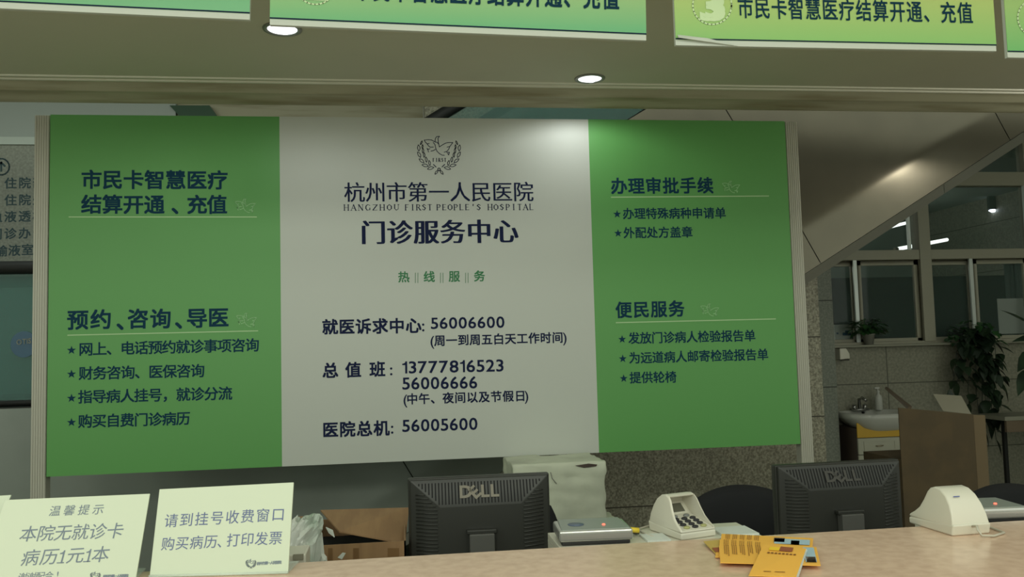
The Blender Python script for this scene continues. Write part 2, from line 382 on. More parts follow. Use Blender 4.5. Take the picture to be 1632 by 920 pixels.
# granite wall behind and below the escalator
struct('wall_granite', MB().box((.2, 6.1, 0), (3.165, 6.3, 3.9)), M['granite'])
struct('wall_pilaster', MB().box((3.50, 6.95, 0), (3.735, 7.2, 3.9)), M['granite_grey'])
struct('wall_corridor', MB().box((-6.5, 6.5, 0), (.2, 6.65, 3.14)), M['granite_grey'])
struct('wall_corridor_upper', MB().box((-6.5, 6.42, 3.14), (-1.62, 6.65, 3.9)), M['wallwhite'])
struct('trim_3', MB().box((-6.5, 6.38, 3.09), (-1.62, 6.5, 3.145)), mat('pale_ledge', (.55, .62, .56), .6))
struct('wall_corridor_olive', MB().box((-1.62, 6.46, 3.14), (.2, 6.65, 3.9)), M['cornice'])
a = [atY(270, 168, 6.40), atY(300, 200, 6.40), atY(356, 200, 6.40), atY(334, 168, 6.40)]
struct('trim_4', MB().prism(a, (0, .06, 0)), M['darkgreen'])
struct('wall_left', MB().box((-6.6, -1, 0), (-6.5, 7, 3.9)), M['granite_grey'])

# ============================================================ ESCALATOR behind the board
EY = 4.9; SL = math.tan(R(30.3))
eb = lambda x: 1.957 + (x-2.467)*SL          # lower edge of the side cladding
et = lambda x: max(1.30, 2.946 + (x-1.617)*SL)
x_flat = 1.617 + (1.30-2.946)/SL; x_gnd = 2.467 - 1.957/SL
esc = thing('escalator', 'escalator clad in dark brushed steel with teal glass sides rising right behind the board', 'escalator', (0, EY, 0))
# backing body
body = [(-4.2, EY+.012, .0), (x_gnd, EY+.012, 0), (5.2, EY+.012, eb(5.2)+.004), (5.2, EY+.012, 3.85)]
xt = 1.617 + (3.85-2.946)/SL
body += [(xt, EY+.012, 3.85), (x_flat, EY+.012, 1.295), (-4.2, EY+.012, 1.295)]
MB().prism(body, (0, 1.1, 0)).build('truss_body', M['darksteel'], esc)
# side cladding: panels with seams square to the slope, each bulging a little as real sheet does
import itertools
d = Vector((1, 0, SL)).normalized(); nrm = Vector((-SL, 0, 1)).normalized()
def seg_panel(s0, s1, Hh):
    """a rectangle along the slope, from s0 to s1 measured from the ground point, height Hh over the lower edge"""
    o = Vector((x_gnd, EY, 0)); mb = MB(); nu, nv = 14, 60; vs = []; fs = []
    for j in range(nv+1):
        for i in range(nu+1):
            s = s0+.003+(s1-s0-.006)*i/nu; v = Hh*j/nv; p = o+d*s+nrm*v
            u = (i/nu-.5)*2; fold = .034-.080*.35*math.tanh(math.sqrt((v-.235)**2+.0003)/.35)
            vs.append(p-Vector((0, .004+fold+.0015*(1-u*u)*math.sin(math.pi*v/Hh), 0)))
    for j in range(nv):
        for i in range(nu): fs.append((j*(nu+1)+i, j*(nu+1)+i+1, (j+1)*(nu+1)+i+1, (j+1)*(nu+1)+i))
    return MB().add(vs, fs)
s_at = lambda px, py: (atY(px, py, EY)-Vector((x_gnd, EY, 0))).dot(d)
cuts = [s_at(655, 755)-.0, s_at(1010, 560), s_at(1299, 410), s_at(1602, 218), s_at(1602, 218)+1.05]
cuts = [cuts[0]-1.15] + cuts
for s0, s1 in zip(cuts, cuts[1:]):
    ob = seg_panel(s0, s1, 1.36).build('cladding_panel', M['steel'] if s1 > cuts[2]+.01 else M['lowsteel'], esc, smooth=True)
    so_ = ob.modifiers.new('solid', 'SOLIDIFY'); so_.thickness = .003
    es_ = ob.modifiers.new('edges', 'EDGE_SPLIT'); es_.split_angle = R(30)
# flat landing side (left)
MB().box((-4.2, EY-.004, .02), (x_flat+.2, EY+.01, 1.29)).build('landing_panel', M['lowsteel'], esc)
# bright edge strip along the lower edge, tilted under; one seam
o = Vector((x_gnd, EY, 0))
st = s_at(1500, 289)
for s0, s1 in ((.6, st-.003), (st+.003, cuts[-1])):
    q = [o+d*s0+Vector((0, -.012, -.006)), o+d*s1+Vector((0, -.012, -.006)), o+d*s1-nrm*.068+Vector((0, .035, 0)), o+d*s0-nrm*.068+Vector((0, .035, 0))]
    MB().slab([q[3], q[2], q[1], q[0]], .004).build('edge_strip', M['steel_trim'], esc)
# balustrades near and far: glass, handrail, skirting rail
for yy in (EY+.08, EY+1.0):
    g = [(-4.2, yy, 1.30), (x_flat, yy, 1.30), (xt-1.0, yy, et(xt-1.0)), (xt-1.0, yy, et(xt-1.0)+.86), (x_flat, yy, 2.03), (-4.2, yy, 2.03)]
    MB().prism(g, (0, .012, 0)).build('balustrade_glass', M['glassteal'], esc)
    h = [(-4.2, yy+.006, 2.06), (x_flat-.05, yy+.006, 2.06), (x_flat+.25, yy+.006, 2.06+.13), (xt-1.0, yy+.006, et(xt-1.0)+.86)]
    MB().tube(h, .038, 10).build('handrail', M['dark'], esc, smooth=True)
    MB().tube([(p[0], p[1], p[2]-.745) for p in h], .018, 8).build('skirt_rail', M['dark'], esc, smooth=True)
# blue oval maker's mark on the glass by the board's left post
lp = Plane((0, EY+.075, 0), (1, 0, 0), (0, 0, 1)); c = lp.hit(38, 549); mb = MB()
rx, rz = 20*lp.scale(38, 549), 21*lp.scale(38, 549)
mb.add([c]+[c+Vector((rx*math.cos(t*.2618), 0, rz*math.sin(t*.2618))) for t in range(24)], [(0, i+1, (i+1) % 24+1) for i in range(24)])
mb.build('maker_mark', mat('maker_blue', (.03, .10, .17), .4), esc)
mb = MB(); latin(mb, lp, 'OTIS', (27, 546), (50, 543), 8, .02, .004); mb.build('mark_lettering', M['granite_grey'], esc)
# ============================================================ THE BOARD
BY = 4.05
board = thing('sign_board', 'large green and white hospital service board between two ribbed aluminium posts', 'sign board', (.2, BY, 0))
BP = Plane((0, BY, 0), (1, 0, 0), (0, 0, 1))
x0, x1, x2, x3 = -1.572, -.552, .940, 1.968; zt, zb = 2.667, 1.029
MB().box((x0, BY, zb), (x1, BY+.03, zt)).build('green_panel', M['green'], board)
MB().box((x1, BY, zb), (x2, BY+.03, zt)).build('white_panel', M['white'], board)
MB().box((x2, BY, zb), (x3, BY+.03, zt)).build('green_panel', M['green'], board)
def post(xa, xb):
    mb = MB().box((xa, BY+.016, 0), (xb, BY+.07, zt))
    n = 6; wd = (xb-xa)/n
    for i in range(n): mb.box((xa+i*wd+.0022, BY+.0135, 0), (xa+(i+1)*wd-.0022, BY+.016, zt))
    return mb
post(-1.645, -1.582).build('post', M['post'], board)
post(1.978, 2.042).build('post', M['post'], board)
for xa in (-1.60, 1.94):
    MB().box((xa-.03, BY-.16, 0), (xa+.07, BY+.22, .02)).build('foot_plate', M['post'], board, bevel=.003)
MB().box((-1.582, BY+.035, 1.2), (1.978, BY+.06, 1.25)).box((-1.582, BY+.035, 2.5), (1.978, BY+.06, 2.55)).build('cross_rail', M['post'], board)
# left green panel
t = MB()
cn(t, BP, '市民卡智慧医疗', (146, 286), (347, 287), 32, .024); t.build('lettering_line', M['navy'], board, clean=False); t = MB()
cn(t, BP, '结算开通', (146, 325.5), (246, 326), 32, .024); t.build('lettering_line', M['navy'], board, clean=False); t = MB()
cn(t, BP, '、', (289.0, 327.0), (289.0, 327.0), 32, .024); cn(t, BP, '充值', (314, 326), (346, 326), 32, .024); t.build('lettering_line', M['navy'], board, clean=False); t = MB()
cn(t, BP, '预约', (124, 510), (161, 509), 33, .024); cn(t, BP, '、', (202.0, 511.0), (202.0, 511.0), 33, .024); t.build('lettering_line', M['navy'], board, clean=False); t = MB()
cn(t, BP, '咨询', (220, 508), (256, 508), 33, .024); cn(t, BP, '、', (295.0, 509.0), (295.0, 509.0), 33, .024); cn(t, BP, '导医', (314, 507), (348, 506), 33, .024); t.build('lettering_line', M['navy'], board, clean=False); t = MB()
cn(t, BP, '*', (114, 558.5), (114, 558.5), 15.5); cn(t, BP, '网上、电话预约就诊事项咨询', (137, 556.5), (402, 550), 22.5, .018); t.build('lettering_line', M['navy'], board, clean=False); t = MB()
cn(t, BP, '*', (114, 596.5), (114, 596.5), 15.5); cn(t, BP, '财务咨询、医保咨询', (137, 595), (315, 591), 22.5, .018); t.build('lettering_line', M['navy'], board, clean=False); t = MB()
cn(t, BP, '*', (114, 635), (114, 635), 15.5); cn(t, BP, '指导病人挂号，就诊分流', (136, 632.5), (359, 627), 22.5, .018); t.build('lettering_line', M['navy'], board, clean=False); t = MB()
cn(t, BP, '*', (114, 673.5), (114, 673.5), 15.5); cn(t, BP, '购买自费门诊病历', (136, 671.5), (292, 667), 22.5, .018); t.build('lettering_line', M['navy'], board, clean=False); t = MB()
# right green panel
cn(t, BP, '办理审批手续', (986.5, 296.5), (1124, 295.5), 27.5, .024); t.build('lettering_line', M['navy'], board, clean=False); t = MB()
cn(t, BP, '*', (983.5, 341.5), (983.5, 341.5), 14.5); cn(t, BP, '办理特殊病种申请单', (1001.5, 340.5), (1148, 339.5), 19, .018); t.build('lettering_line', M['navy'], board, clean=False); t = MB()
cn(t, BP, '*', (985, 372), (985, 372), 14.5); cn(t, BP, '外配处方盖章', (1002.5, 371), (1095, 370), 19, .018); t.build('lettering_line', M['navy'], board, clean=False); t = MB()
cn(t, BP, '便民服务', (994, 494), (1078, 492), 27.5, .024); t.build('lettering_line', M['navy'], board, clean=False); t = MB()
cn(t, BP, '*', (991.5, 541), (991.5, 541), 14.5); cn(t, BP, '发放门诊病人检验报告单', (1010.5, 539), (1195, 535), 19.5, .018); t.build('lettering_line', M['navy'], board, clean=False); t = MB()
cn(t, BP, '*', (992.5, 572), (992.5, 572), 14.5); cn(t, BP, '为远道病人邮寄检验报告单', (1011.5, 570.5), (1215.5, 565), 19.5, .018); t.build('lettering_line', M['navy'], board, clean=False); t = MB()
cn(t, BP, '*', (994, 603.5), (994, 603.5), 14.5); cn(t, BP, '提供轮椅', (1012.5, 602), (1069, 601), 19.5, .018); t.build('lettering_line', M['navy'], board, clean=False); t = MB()
# white panel
t = MB()
cn(t, BP, '杭州市第一人民医院', (565, 306.5), (834, 305.5), 34, copies=[(-.012, 0), (.012, 0)]); t.build('lettering_line', M['ink'], board, clean=False); t = MB()
cn(t, BP, '门诊服务中心', (595, 370.5), (806, 368.5), 41, copies=[(-.034, 0), (0, 0), (.034, 0), (.017, .004)]); t.build('lettering_line', M['ink'], board, clean=False); t = MB()
cn(t, BP, '就医诉求中心', (526, 521), (659, 519), 25.5, .027); latin(t, BP, ':', (672.9, 522.0), (676.1, 522.0), 12, .01, cap=.46, nat=True); t.build('lettering_line', M['ink'], board, clean=False); t = MB()
latin(t, BP, '56006600', (687, 515.5), (803.5, 513.5), 17.5); t.build('lettering_line', M['ink'], board, clean=False); t = MB()
cn(t, BP, '周一到周五白天工作时间', (701, 543), (888.5, 538), 18.5, .022); t.build('lettering_line', M['ink'], board, clean=False); t = MB()
latin(t, BP, '(', (687, 543.5), (691, 543.5), 15, .01, nat=True); latin(t, BP, ')', (898, 538), (902, 538), 15, .01, nat=True); t.build('lettering_line', M['ink'], board, clean=False); t = MB()
cn(t, BP, '总', (526.5, 590.5), (526.5, 590.5), 25.5, .027); cn(t, BP, '值', (563, 589.5), (563, 589.5), 25.5, .027); cn(t, BP, '班', (601.5, 588.5), (601.5, 588.5), 25.5, .027); t.build('lettering_line', M['ink'], board, clean=False); t = MB()
latin(t, BP, ':', (621.9, 592.0), (625.1, 592.0), 12, .01, cap=.46, nat=True); t.build('lettering_line', M['ink'], board, clean=False); t = MB()
latin(t, BP, '13777816523', (641.5, 586), (802, 582.5), 18.5); t.build('lettering_line', M['ink'], board, clean=False); t = MB()
latin(t, BP, '56006666', (641.5, 611.5), (760, 609.5), 18.5); t.build('lettering_line', M['ink'], board, clean=False); t = MB()
cn(t, BP, '中午、夜间以及节假日', (657, 636), (829, 631), 18.5, .022); t.build('lettering_line', M['ink'], board, clean=False); t = MB()
latin(t, BP, '(', (644, 637), (648, 637), 15, .01, nat=True); latin(t, BP, ')', (837, 631), (841, 631), 15, .01, nat=True); t.build('lettering_line', M['ink'], board, clean=False); t = MB()
cn(t, BP, '医院总机', (526.5, 685), (608, 682.5), 25.5, .027); latin(t, BP, ':', (623.4, 685.0), (626.6, 685.0), 12, .01, cap=.46, nat=True); t.build('lettering_line', M['ink'], board, clean=False); t = MB()
latin(t, BP, '56005600', (641.5, 679), (760.5, 675.5), 18.5); t.build('lettering_line', M['ink'], board, clean=False); t = MB()
# (each row of characters above is a part)
t = MB(); serif(t, BP, 'HANGZHOU', (552, 331), (632, 330.7), 9.2, 8.6, wt=1.15); serif(t, BP, 'FIRST', (648.5, 330.7), (685, 330.5), 9.2, 8.2, wt=1.15); serif(t, BP, "PEOPLE'S", (699, 330.5), (763, 330.3), 9.2, 8.2, wt=1.15); serif(t, BP, 'HOSPITAL', (781, 330.3), (847, 330), 9.2, 8.2, wt=1.15); t.build('serif_lettering', M['ink'], board, clean=False)
t = MB(); emblem(t, BP, (699.3, 248), 1/12.27, 1.05); t.build('emblem', M['ink'], board, clean=False)
t = MB()
for ch, x, y in zip('热线服务', (643.5, 684, 724, 764), (441.5, 441, 440.5, 440)): cn(t, BP, ch, (x, y), (x, y), 18.5, .02)
for x in (662, 702, 742):
    for dx in (0, 4): pxline(t, BP, [(x+dx, 435), (x+dx, 451)], .8)
t.build('hotline_lettering', M['hotline'], board, clean=False)
t = MB()
for a, b in (((110, 346), (409, 346)), ((108, 534.5), (411, 527.5)), ((974, 314.5), (1225, 312.5)), ((982, 514.5), (1236, 508.5))): pxline(t, BP, [a, b], 1.6)
t.build('heading_rules', M['pale'], board, clean=False)
t = MB()
for c, k in (((391, 328), .058), ((393, 510), .058), ((1165, 298), .050), ((1131, 494), .052)): dove(t, BP, c, k, 1.1)
t.build('dove_marks', M['dove'], board, clean=False)

# ============================================================ WINDOW BAND at the back right
wy = GY+.03
def W(px, py): p = atY(px, py, wy); return p.x, p.z
xs = lambda px, py=460: atY(px, py, wy).x
Z_SILL, Z_TR, Z_TR2 = 1.50, 2.30, 3.01
win = thing('window_1', None, None, (3.8, wy, 1.47), kind='structure')
fr = MB()
xm0, xm1 = atY(1466, 470, wy).x, atY(1484, 470, wy).x      # thick mullion
xr0 = atY(1618, 470, wy).x
fr.box((3.75, wy-.03, Z_SILL-.02), (7.3, wy+.07, Z_SILL+.008))          # bottom rail
fr.box((3.75, wy-.03, Z_TR-.045), (7.3, wy+.07, Z_TR+.045))            # transom
fr.box((3.75, wy-.03, Z_TR2-.07), (7.3, wy+.07, Z_TR2+.06))
fr.box((xm0, wy-.04, Z_SILL), (xm1, wy+.08, 3.9))
fr.box((5.86, wy-.03, Z_TR), (5.93, wy+.07, 3.9))
fr.box((3.75, wy-.03, Z_SILL), (3.82, wy+.07, 3.9)); fr.box((7.2, wy-.03, Z_SILL), (7.3, wy+.07, 3.9))
fr.build('window_frame', M['frame'], win, bevel=.004)
def sash(xa, xb, z0, z1, yo, wd=.05, lit=None):
    mb = MB().box((xa, wy+yo, z0), (xa+wd, wy+yo+.03, z1)).box((xb-wd, wy+yo, z0), (xb, wy+yo+.03, z1)).box((xa, wy+yo, z0), (xb, wy+yo+.03, z0+.03)).box((xa, wy+yo, z1-wd), (xb, wy+yo+.03, z1))
    o = mb.build('sash', M['frame'], win, bevel=.003)
    MB().box((xa+wd, wy+yo+.012, z0+.03), (xb-wd, wy+yo+.018, z1-wd)).build('pane', M['glass'], o, world=True)
    return o
za, zc = Z_SILL+.008, Z_TR-.045
xA = xs(1362); xB = xs(1374)
sash(3.82, xB-.03, za, zc, .035); sash(xA+.02, xm0, za, zc, -.005)
xC, xD = xs(1546), xs(1562)
sash(xm1, xD-.04, za, zc, .035); sash(xC+.03, xs(1640), za, zc, -.005)
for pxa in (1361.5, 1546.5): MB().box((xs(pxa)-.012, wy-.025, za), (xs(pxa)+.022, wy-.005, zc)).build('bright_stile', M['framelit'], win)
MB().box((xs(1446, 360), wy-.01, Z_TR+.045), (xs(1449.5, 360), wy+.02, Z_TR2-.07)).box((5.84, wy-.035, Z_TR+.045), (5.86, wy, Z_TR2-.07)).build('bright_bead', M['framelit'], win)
g = MB(); g.box((3.82, wy+.02, Z_TR+.045), (xm0, wy+.026, Z_TR2-.07)); g.box((xm1, wy+.02, Z_TR+.045), (5.86, wy+.026, Z_TR2-.07)); g.box((5.93, wy+.02, Z_TR+.045), (7.2, wy+.026, Z_TR2-.07))
g.box((xm1, wy+.02, Z_TR2+.06), (5.86, wy+.026, 3.9)); g.box((5.93, wy+.02, Z_TR2+.06), (7.2, wy+.026, 3.9))
g.build('upper_panes', M['glass'], win)
struct('window_sill', MB().box((3.8, GY-.09, 1.465), (7.3, GY+.03, 1.485)), M['woodpale'], bevel=.003)
# the room behind the glass
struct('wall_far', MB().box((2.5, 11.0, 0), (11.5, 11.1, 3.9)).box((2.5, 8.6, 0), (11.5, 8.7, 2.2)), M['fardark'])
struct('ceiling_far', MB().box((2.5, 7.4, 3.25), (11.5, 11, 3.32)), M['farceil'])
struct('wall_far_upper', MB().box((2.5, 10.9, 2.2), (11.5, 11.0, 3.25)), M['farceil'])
def tube_reflection(a, b, r, label):  # glowing tubes behind the panes stand in for reflections in the glass
    c = (a+b)/2; th = thing('reflected_lamp', label, 'lamp', c, group=None)
    MB().tube([a, b], r, 10).build('tube', M['tube'], th, smooth=True)
    dd = (b-a).normalized()
    for p in (a, b): MB().tube([p-dd*.02, p+dd*.02], r*1.2, 10).build('end_cap', M['frame'], th, smooth=True)
    MB().box((-.015, -.015, r), (.015, .015, 3.25-c.z)).build('hanger', M['frame'], th, world=False)
tube_reflection(atY(1428, 397.5, 9.0), atY(1510, 382, 9.9), .022, 'longer lower glowing tube standing in for a lamp reflection in the upper window panes')
tube_reflection(atY(1410, 364, 9.0), atY(1446, 355, 9.6), .018, 'short dim glowing tube standing in for a lamp reflection in the left upper window pane under the escalator edge')
c = atY(1585, 335, 9.5)
th = thing('downlight', 'small cold white diamond-shaped glow standing in for a spot reflection in upper right pane', 'lamp', c)
MB().prism([(-.045, 0, 0), (0, 0, -.022), (.045, 0, 0), (0, 0, .022)], (0, .05, 0)).build('lens', M['ledblue'], th, world=False)  # glowing lens stands in for a spot reflected in the pane
MB().box((-.08, -.02, .01), (.08, .02, 3.25-c.z)).build('housing', M['farwall'], th, world=False)
pl_ = bpy.data.lights.new('far_room_light', 'AREA'); pl_.size = 1.2; pl_.energy = 5; pl_.color = (.85, 1, .9); po = bpy.data.objects.new('far_room_light', pl_); COL.objects.link(po); po.location = (5.5, 9.8, 2.6); po.rotation_euler = (R(180), 0, 0)
# things at the window
q = MB().box((atY(1592, 500, GY+.12).x, GY+.13, Z_SILL+.05), (atY(1640, 500, GY+.12).x, GY+.135, atY(1600, 476, GY+.12).z))
tag(q.build('paper_sheet', M['paper2']), 'white paper sheet standing behind the glass at the right window edge', 'paper')
q = MB(); X = xs(1612); 
for i in range(9): q.tube([(X+.10+i*.045, GY+.20+.012*(i % 2), 1.50), (X+.10+i*.045, GY+.20+.012*(i % 2), 2.25)], .026, 6)
tag(q.build('curtain', mat('grey_curtain', (.10, .13, .12), .8), smooth=True), 'grey curtain hanging behind the rightmost lower pane', 'curtain')
# boxed sign on the sill at the left end
BYY = GY+.16
p0, p1 = atY(1331, 537, BYY), atY(1357, 517, BYY)
th = thing('tissue_box', 'pale box with blue marks behind the glass left of the small potted plant', 'box', (p0.x, BYY, 1.49))
MB().box((p0.x, BYY, 1.49), (p1.x, BYY+.09, p1.z)).build('box_body', M['paper2'], th, bevel=.002)
sp = Plane((0, BYY-.0005, 0), (1, 0, 0), (0, 0, 1)); mb = MB()
for a, b in (((1343, 535), (1356, 530)), ((1333, 533), (1336, 530)), ((1347, 530), (1353, 527))):
    A, B = sp.hit(*a), sp.hit(*b); mb.box((A.x, BYY-.0012, A.z), (B.x, BYY-.0002, B.z))
mb.build('blue_marks', mat('box_blue', (.01, .10, .22), .5), th)
struct('window_sill_2', MB().box((3.8, GY+.10, 1.40), (7.3, GY+.30, 1.49)), M['woodpale'])
# towel dispenser on the wall
A, B = atY(1335.5, 574, GY-.06), atY(1348, 543, GY-.06); B.z = 1.46
th = thing('paper_towel_dispenser', 'cream wall dispenser below the left end of the window sill', 'dispenser', (A.x, GY-.05, A.z))
MB().prism([(A.x, GY-.1, A.z), (B.x+.01, GY-.1, A.z+.01), (B.x+.01, GY-.1, B.z-.05), (B.x-.02, GY-.1, B.z), (A.x, GY-.1, B.z)], (0, .1, 0)).build('dispenser_body', M['cream'], th, bevel=.008)
MB().box((A.x+.01, GY-.105, A.z-.004), (B.x, GY-.07, A.z+.004)).build('paper_slot', M['slot'], th)

# leaves ------------------------------------------------------
def leaf(mb, base, dirv, ln, wd, upv=Vector((0, 0, 1)), droop=.25):
    dirv = dirv.normalized(); side = dirv.cross(upv)
    side = side.normalized() if side.length > 1e-3 else Vector((1, 0, 0)); nn = side.cross(dirv)
    prof = [(0, 0), (.08, .28), (.3, .5), (.55, .44), (.8, .22), (1, 0)]; vs = []; fs = []
    for t, h in prof:
        c = base+dirv*(ln*t)-Vector((0, 0, 1))*droop*ln*t*t
        vs += [c+side*h*wd+nn*h*wd*.25, c, c-side*h*wd+nn*h*wd*.25]
    for i in range(len(prof)-1):
        for k in (0, 1): fs.append((i*3+k, i*3+k+1, (i+1)*3+k+1, (i+1)*3+k))
    mb.add(vs, fs)
def rnd(a, b): return random.uniform(a, b)
# small potted plant on the sill
pc = atY(1385, 550, GY-.05); pc.z = 1.485
th = thing('potted_plant', 'small bushy green plant in grey pot on the window sill', 'plant', pc)
MB().lathe([(.0, 0), (.038, 0), (.052, .088), (.056, .09), (.056, .098), (.048, .098), (.046, .08), (0, .08)]).build('pot', M['potgrey'], th, world=False, smooth=True)
MB().lathe([(0, .082), (.045, .082)]).build('soil', M['soil'], th, world=False)
lf = MB(); stm = MB()
for i in range(95):
    a = rnd(0, 6.28); e = rnd(.1, 1.4); L = rnd(.05, .17)
    top = Vector((math.cos(a)*math.cos(e)*L*1.15, math.sin(a)*math.cos(e)*L*.5, .10+math.sin(e)*L*.85))
    stm.tube([(0, 0, .08), top], .0015, 4, False)
    leaf(lf, top, Vector((math.cos(a+rnd(-.6, .6)), math.sin(a), rnd(-.5, .5))), rnd(.055, .09), rnd(.04, .06))
lf.build('foliage', M['leaf'], th, world=False, smooth=True, clean=False); stm.build('stems', M['leaf'], th, world=False, clean=False)
# trailing plant
tc = atY(1546, 520, GY-.07); tc.z = 1.485
th = thing('trailing_plant', 'dark trailing pothos spilling from the window sill down the granite wall', 'plant', tc)
MB().lathe([(0, 0), (.05, 0), (.07, .11), (.075, .12), (.062, .12), (.058, .1), (0, .1)]).build('pot', M['leafdark'], th, world=False, smooth=True)
lf, lf2, stm = MB(), MB(), MB()
for i in range(70):
    p = Vector((rnd(-.28, .22), rnd(-.10, .02), rnd(.03, .20))); p.z -= abs(p.x)*.25
    leaf(lf, p, Vector((rnd(-1, 1), rnd(-1, .1), rnd(-.3, .6))), rnd(.06, .11), rnd(.04, .07))
vines = [(-.30, -.42), (-.25, -.22), (-.20, -.36), (-.12, -.55), (-.05, -.76), (.02, -.80), (.06, -.62), (.12, -.72), (.17, -.66), (.14, -.88), (.22, -.40), (.08, -.40), (-.16, -.14), (.0, -.3), (.0, -.55)]
for vx, vz in vines:
    pts = []
    for j in range(9):
        t = j/8; pts.append(Vector((vx*(.35+.65*t)+.02*math.sin(t*9+vx*20), -.075-.03*math.sin(t*3), .12*(1-t)+vz*t*t*.6+vz*t*.4)))
    stm.tube(pts, .003, 5, False)
    n = int(5+abs(vz)*12)
    for j in range(n):
        t = j/n; k = min(int(t*8), 7); p = pts[k].lerp(pts[k+1], t*8-k)
        leaf(lf2, p+Vector((rnd(-.025, .025), rnd(-.05, 0), 0)), Vector((rnd(-1, 1), rnd(-.8, -.1), rnd(-1.2, -.1))), rnd(.085, .13), rnd(.065, .10))
    leaf(lf2, pts[-1], Vector((rnd(-.3, .3), -.1, -1)), .13, .06)
lf.build('upper_foliage', M['leaf'], th, world=False, smooth=True, clean=False); lf2.build('trailing_foliage', M['leafdark'], th, world=False, smooth=True, clean=False); stm.build('stems', M['leafdark'], th, world=False, clean=False)

# sink ------------------------------------------------------
sx0, sx1, sy0, sy1, sz = 3.77, 4.40, 6.72, 7.19, .905
th = thing('wash_basin', 'white porcelain basin on yellow and cream cabinet against granite wall', 'sink', ((sx0+sx1)/2, 6.95, 0))
mb = MB(); cx, cy = (sx0+sx1)/2, 6.93
rings = [(.0, .78, .50, -.165), (.0, .95, .85, -.115), (0, 1.0, 1.0, -.05), (0, 1.02, 1.02, -.035), (0, 1.02, 1.02, 0), (0, .95, .93, 0), (0, .85, .80, -.07), (0, .3, .3, -.12), (0, .02, .02, -.125)]
vs, fs = [], []; SEG = 40; hx, hy = (sx1-sx0)/2, .235
for _, kx, ky, dz in rings:
    for k in range(SEG):
        a = 2*math.pi*k/SEG; e = .55
        X = math.copysign(abs(math.cos(a))**e, math.cos(a))*hx*kx; Y = math.copysign(abs(math.sin(a))**e, math.sin(a))*hy*ky
        if dz in (-.165, -.115, -.05): X *= {-.165: .55, -.115: .80, -.05: .985}[dz]
        vs.append((cx+X, cy+Y, sz+dz))
for i in range(len(rings)-1):
    for k in range(SEG): fs.append((i*SEG+k, i*SEG+(k+1) % SEG, (i+1)*SEG+(k+1) % SEG, (i+1)*SEG+k))
mb.add(vs, fs).build('basin', M['porcelain'], th, smooth=True)
MB().tube([(cx-.02, cy+.185, sz-.020), (cx-.02, cy+.215, sz-.020)], .009, 12).build('overflow_hole', M['slot'], th)
mb = MB().box((cx-.12, 7.09, sz), (cx+.02, 7.17, sz+.018)).tube([(cx-.05, 7.13, sz+.01), (cx-.05, 7.13, sz+.10), (cx-.05, 7.08, sz+.115), (cx-.05, 7.02, sz+.095)], .014, 10)
mb.tube([(cx-.10, 7.13, sz+.01), (cx-.10, 7.13, sz+.05)], .018, 10).tube([(cx, 7.13, sz+.01), (cx, 7.13, sz+.05)], .018, 10)
mb.build('tap', M['chrome'], th, smooth=True)
bx0, bx1, by = 3.81, 4.38, 6.80
MB().box((bx0, by, .12), (bx1, 7.18, .78)).build('cabinet_carcass', M['cabdark'], th)
MB().box((bx0, by-.012, .705), (bx1, by, .83)).build('yellow_band', M['cabyellow'], th, bevel=.002)
for xa, xb in ((bx0, bx0+.375), (bx0+.38, bx1)):
    for za_, zb_, nm in ((.565, .70, 'drawer'), (.13, .56, 'door')):
        dr = MB().box((xa, by-.018, za_), (xb, by, zb_)).build(nm, M['cabwhite'], th, bevel=.003)
        m_ = (xb-xa)*.13; fz = (zb_-za_)*.25
        f_ = MB()
        for p, q_ in (((xa+m_, zb_-fz), (xb-m_, zb_-fz+.006)), ((xa+m_, za_+fz), (xb-m_, za_+fz+.006)), ((xa+m_, za_+fz), (xa+m_+.006, zb_-fz)), ((xb-m_, za_+fz), (xb-m_+.006, zb_-fz))):
            f_.box((p[0], by-.022, p[1]), (q_[0], by-.017, q_[1]))
        f_.build('moulding', M['cabwhite'], dr)
        c_ = (xa+xb)/2 if nm == 'drawer' else xa+.05; z_ = (za_+zb_)/2
        MB().tube([(c_-.03, by-.018, z_), (c_-.025, by-.035, z_), (c_+.025, by-.035, z_+.004), (c_+.03, by-.018, z_)], .005, 8).build('handle', M['brass'], dr, smooth=True)
for x_ in (bx0+.02, bx1-.05):
    for y_ in (6.83, 7.12): MB().box((x_, y_, 0), (x_+.03, y_+.03, .12)).build('leg', M['chrome'], th)
bc = atY(1408, 655, 7.03); bc.z = sz+.002
th = thing('soap_bottle', 'white pump soap bottle standing on the rim of the wash basin', 'bottle', (bc.x, 7.1, sz+.001))
MB().lathe([(0, 0), (.030, 0), (.033, .006), (.033, .10), (.028, .125), (.013, .14), (.012, .155), (0, .155)]).build('bottle_body', M['porcelain'], th, world=False, smooth=True)
MB().lathe([(0, .155), (.014, .155), (.014, .17), (.005, .172), (.005, .19), (0, .19)]).box((-.032, -.008, .188), (.012, .008, .20)).build('pump', M['porcelain'], th, world=False)

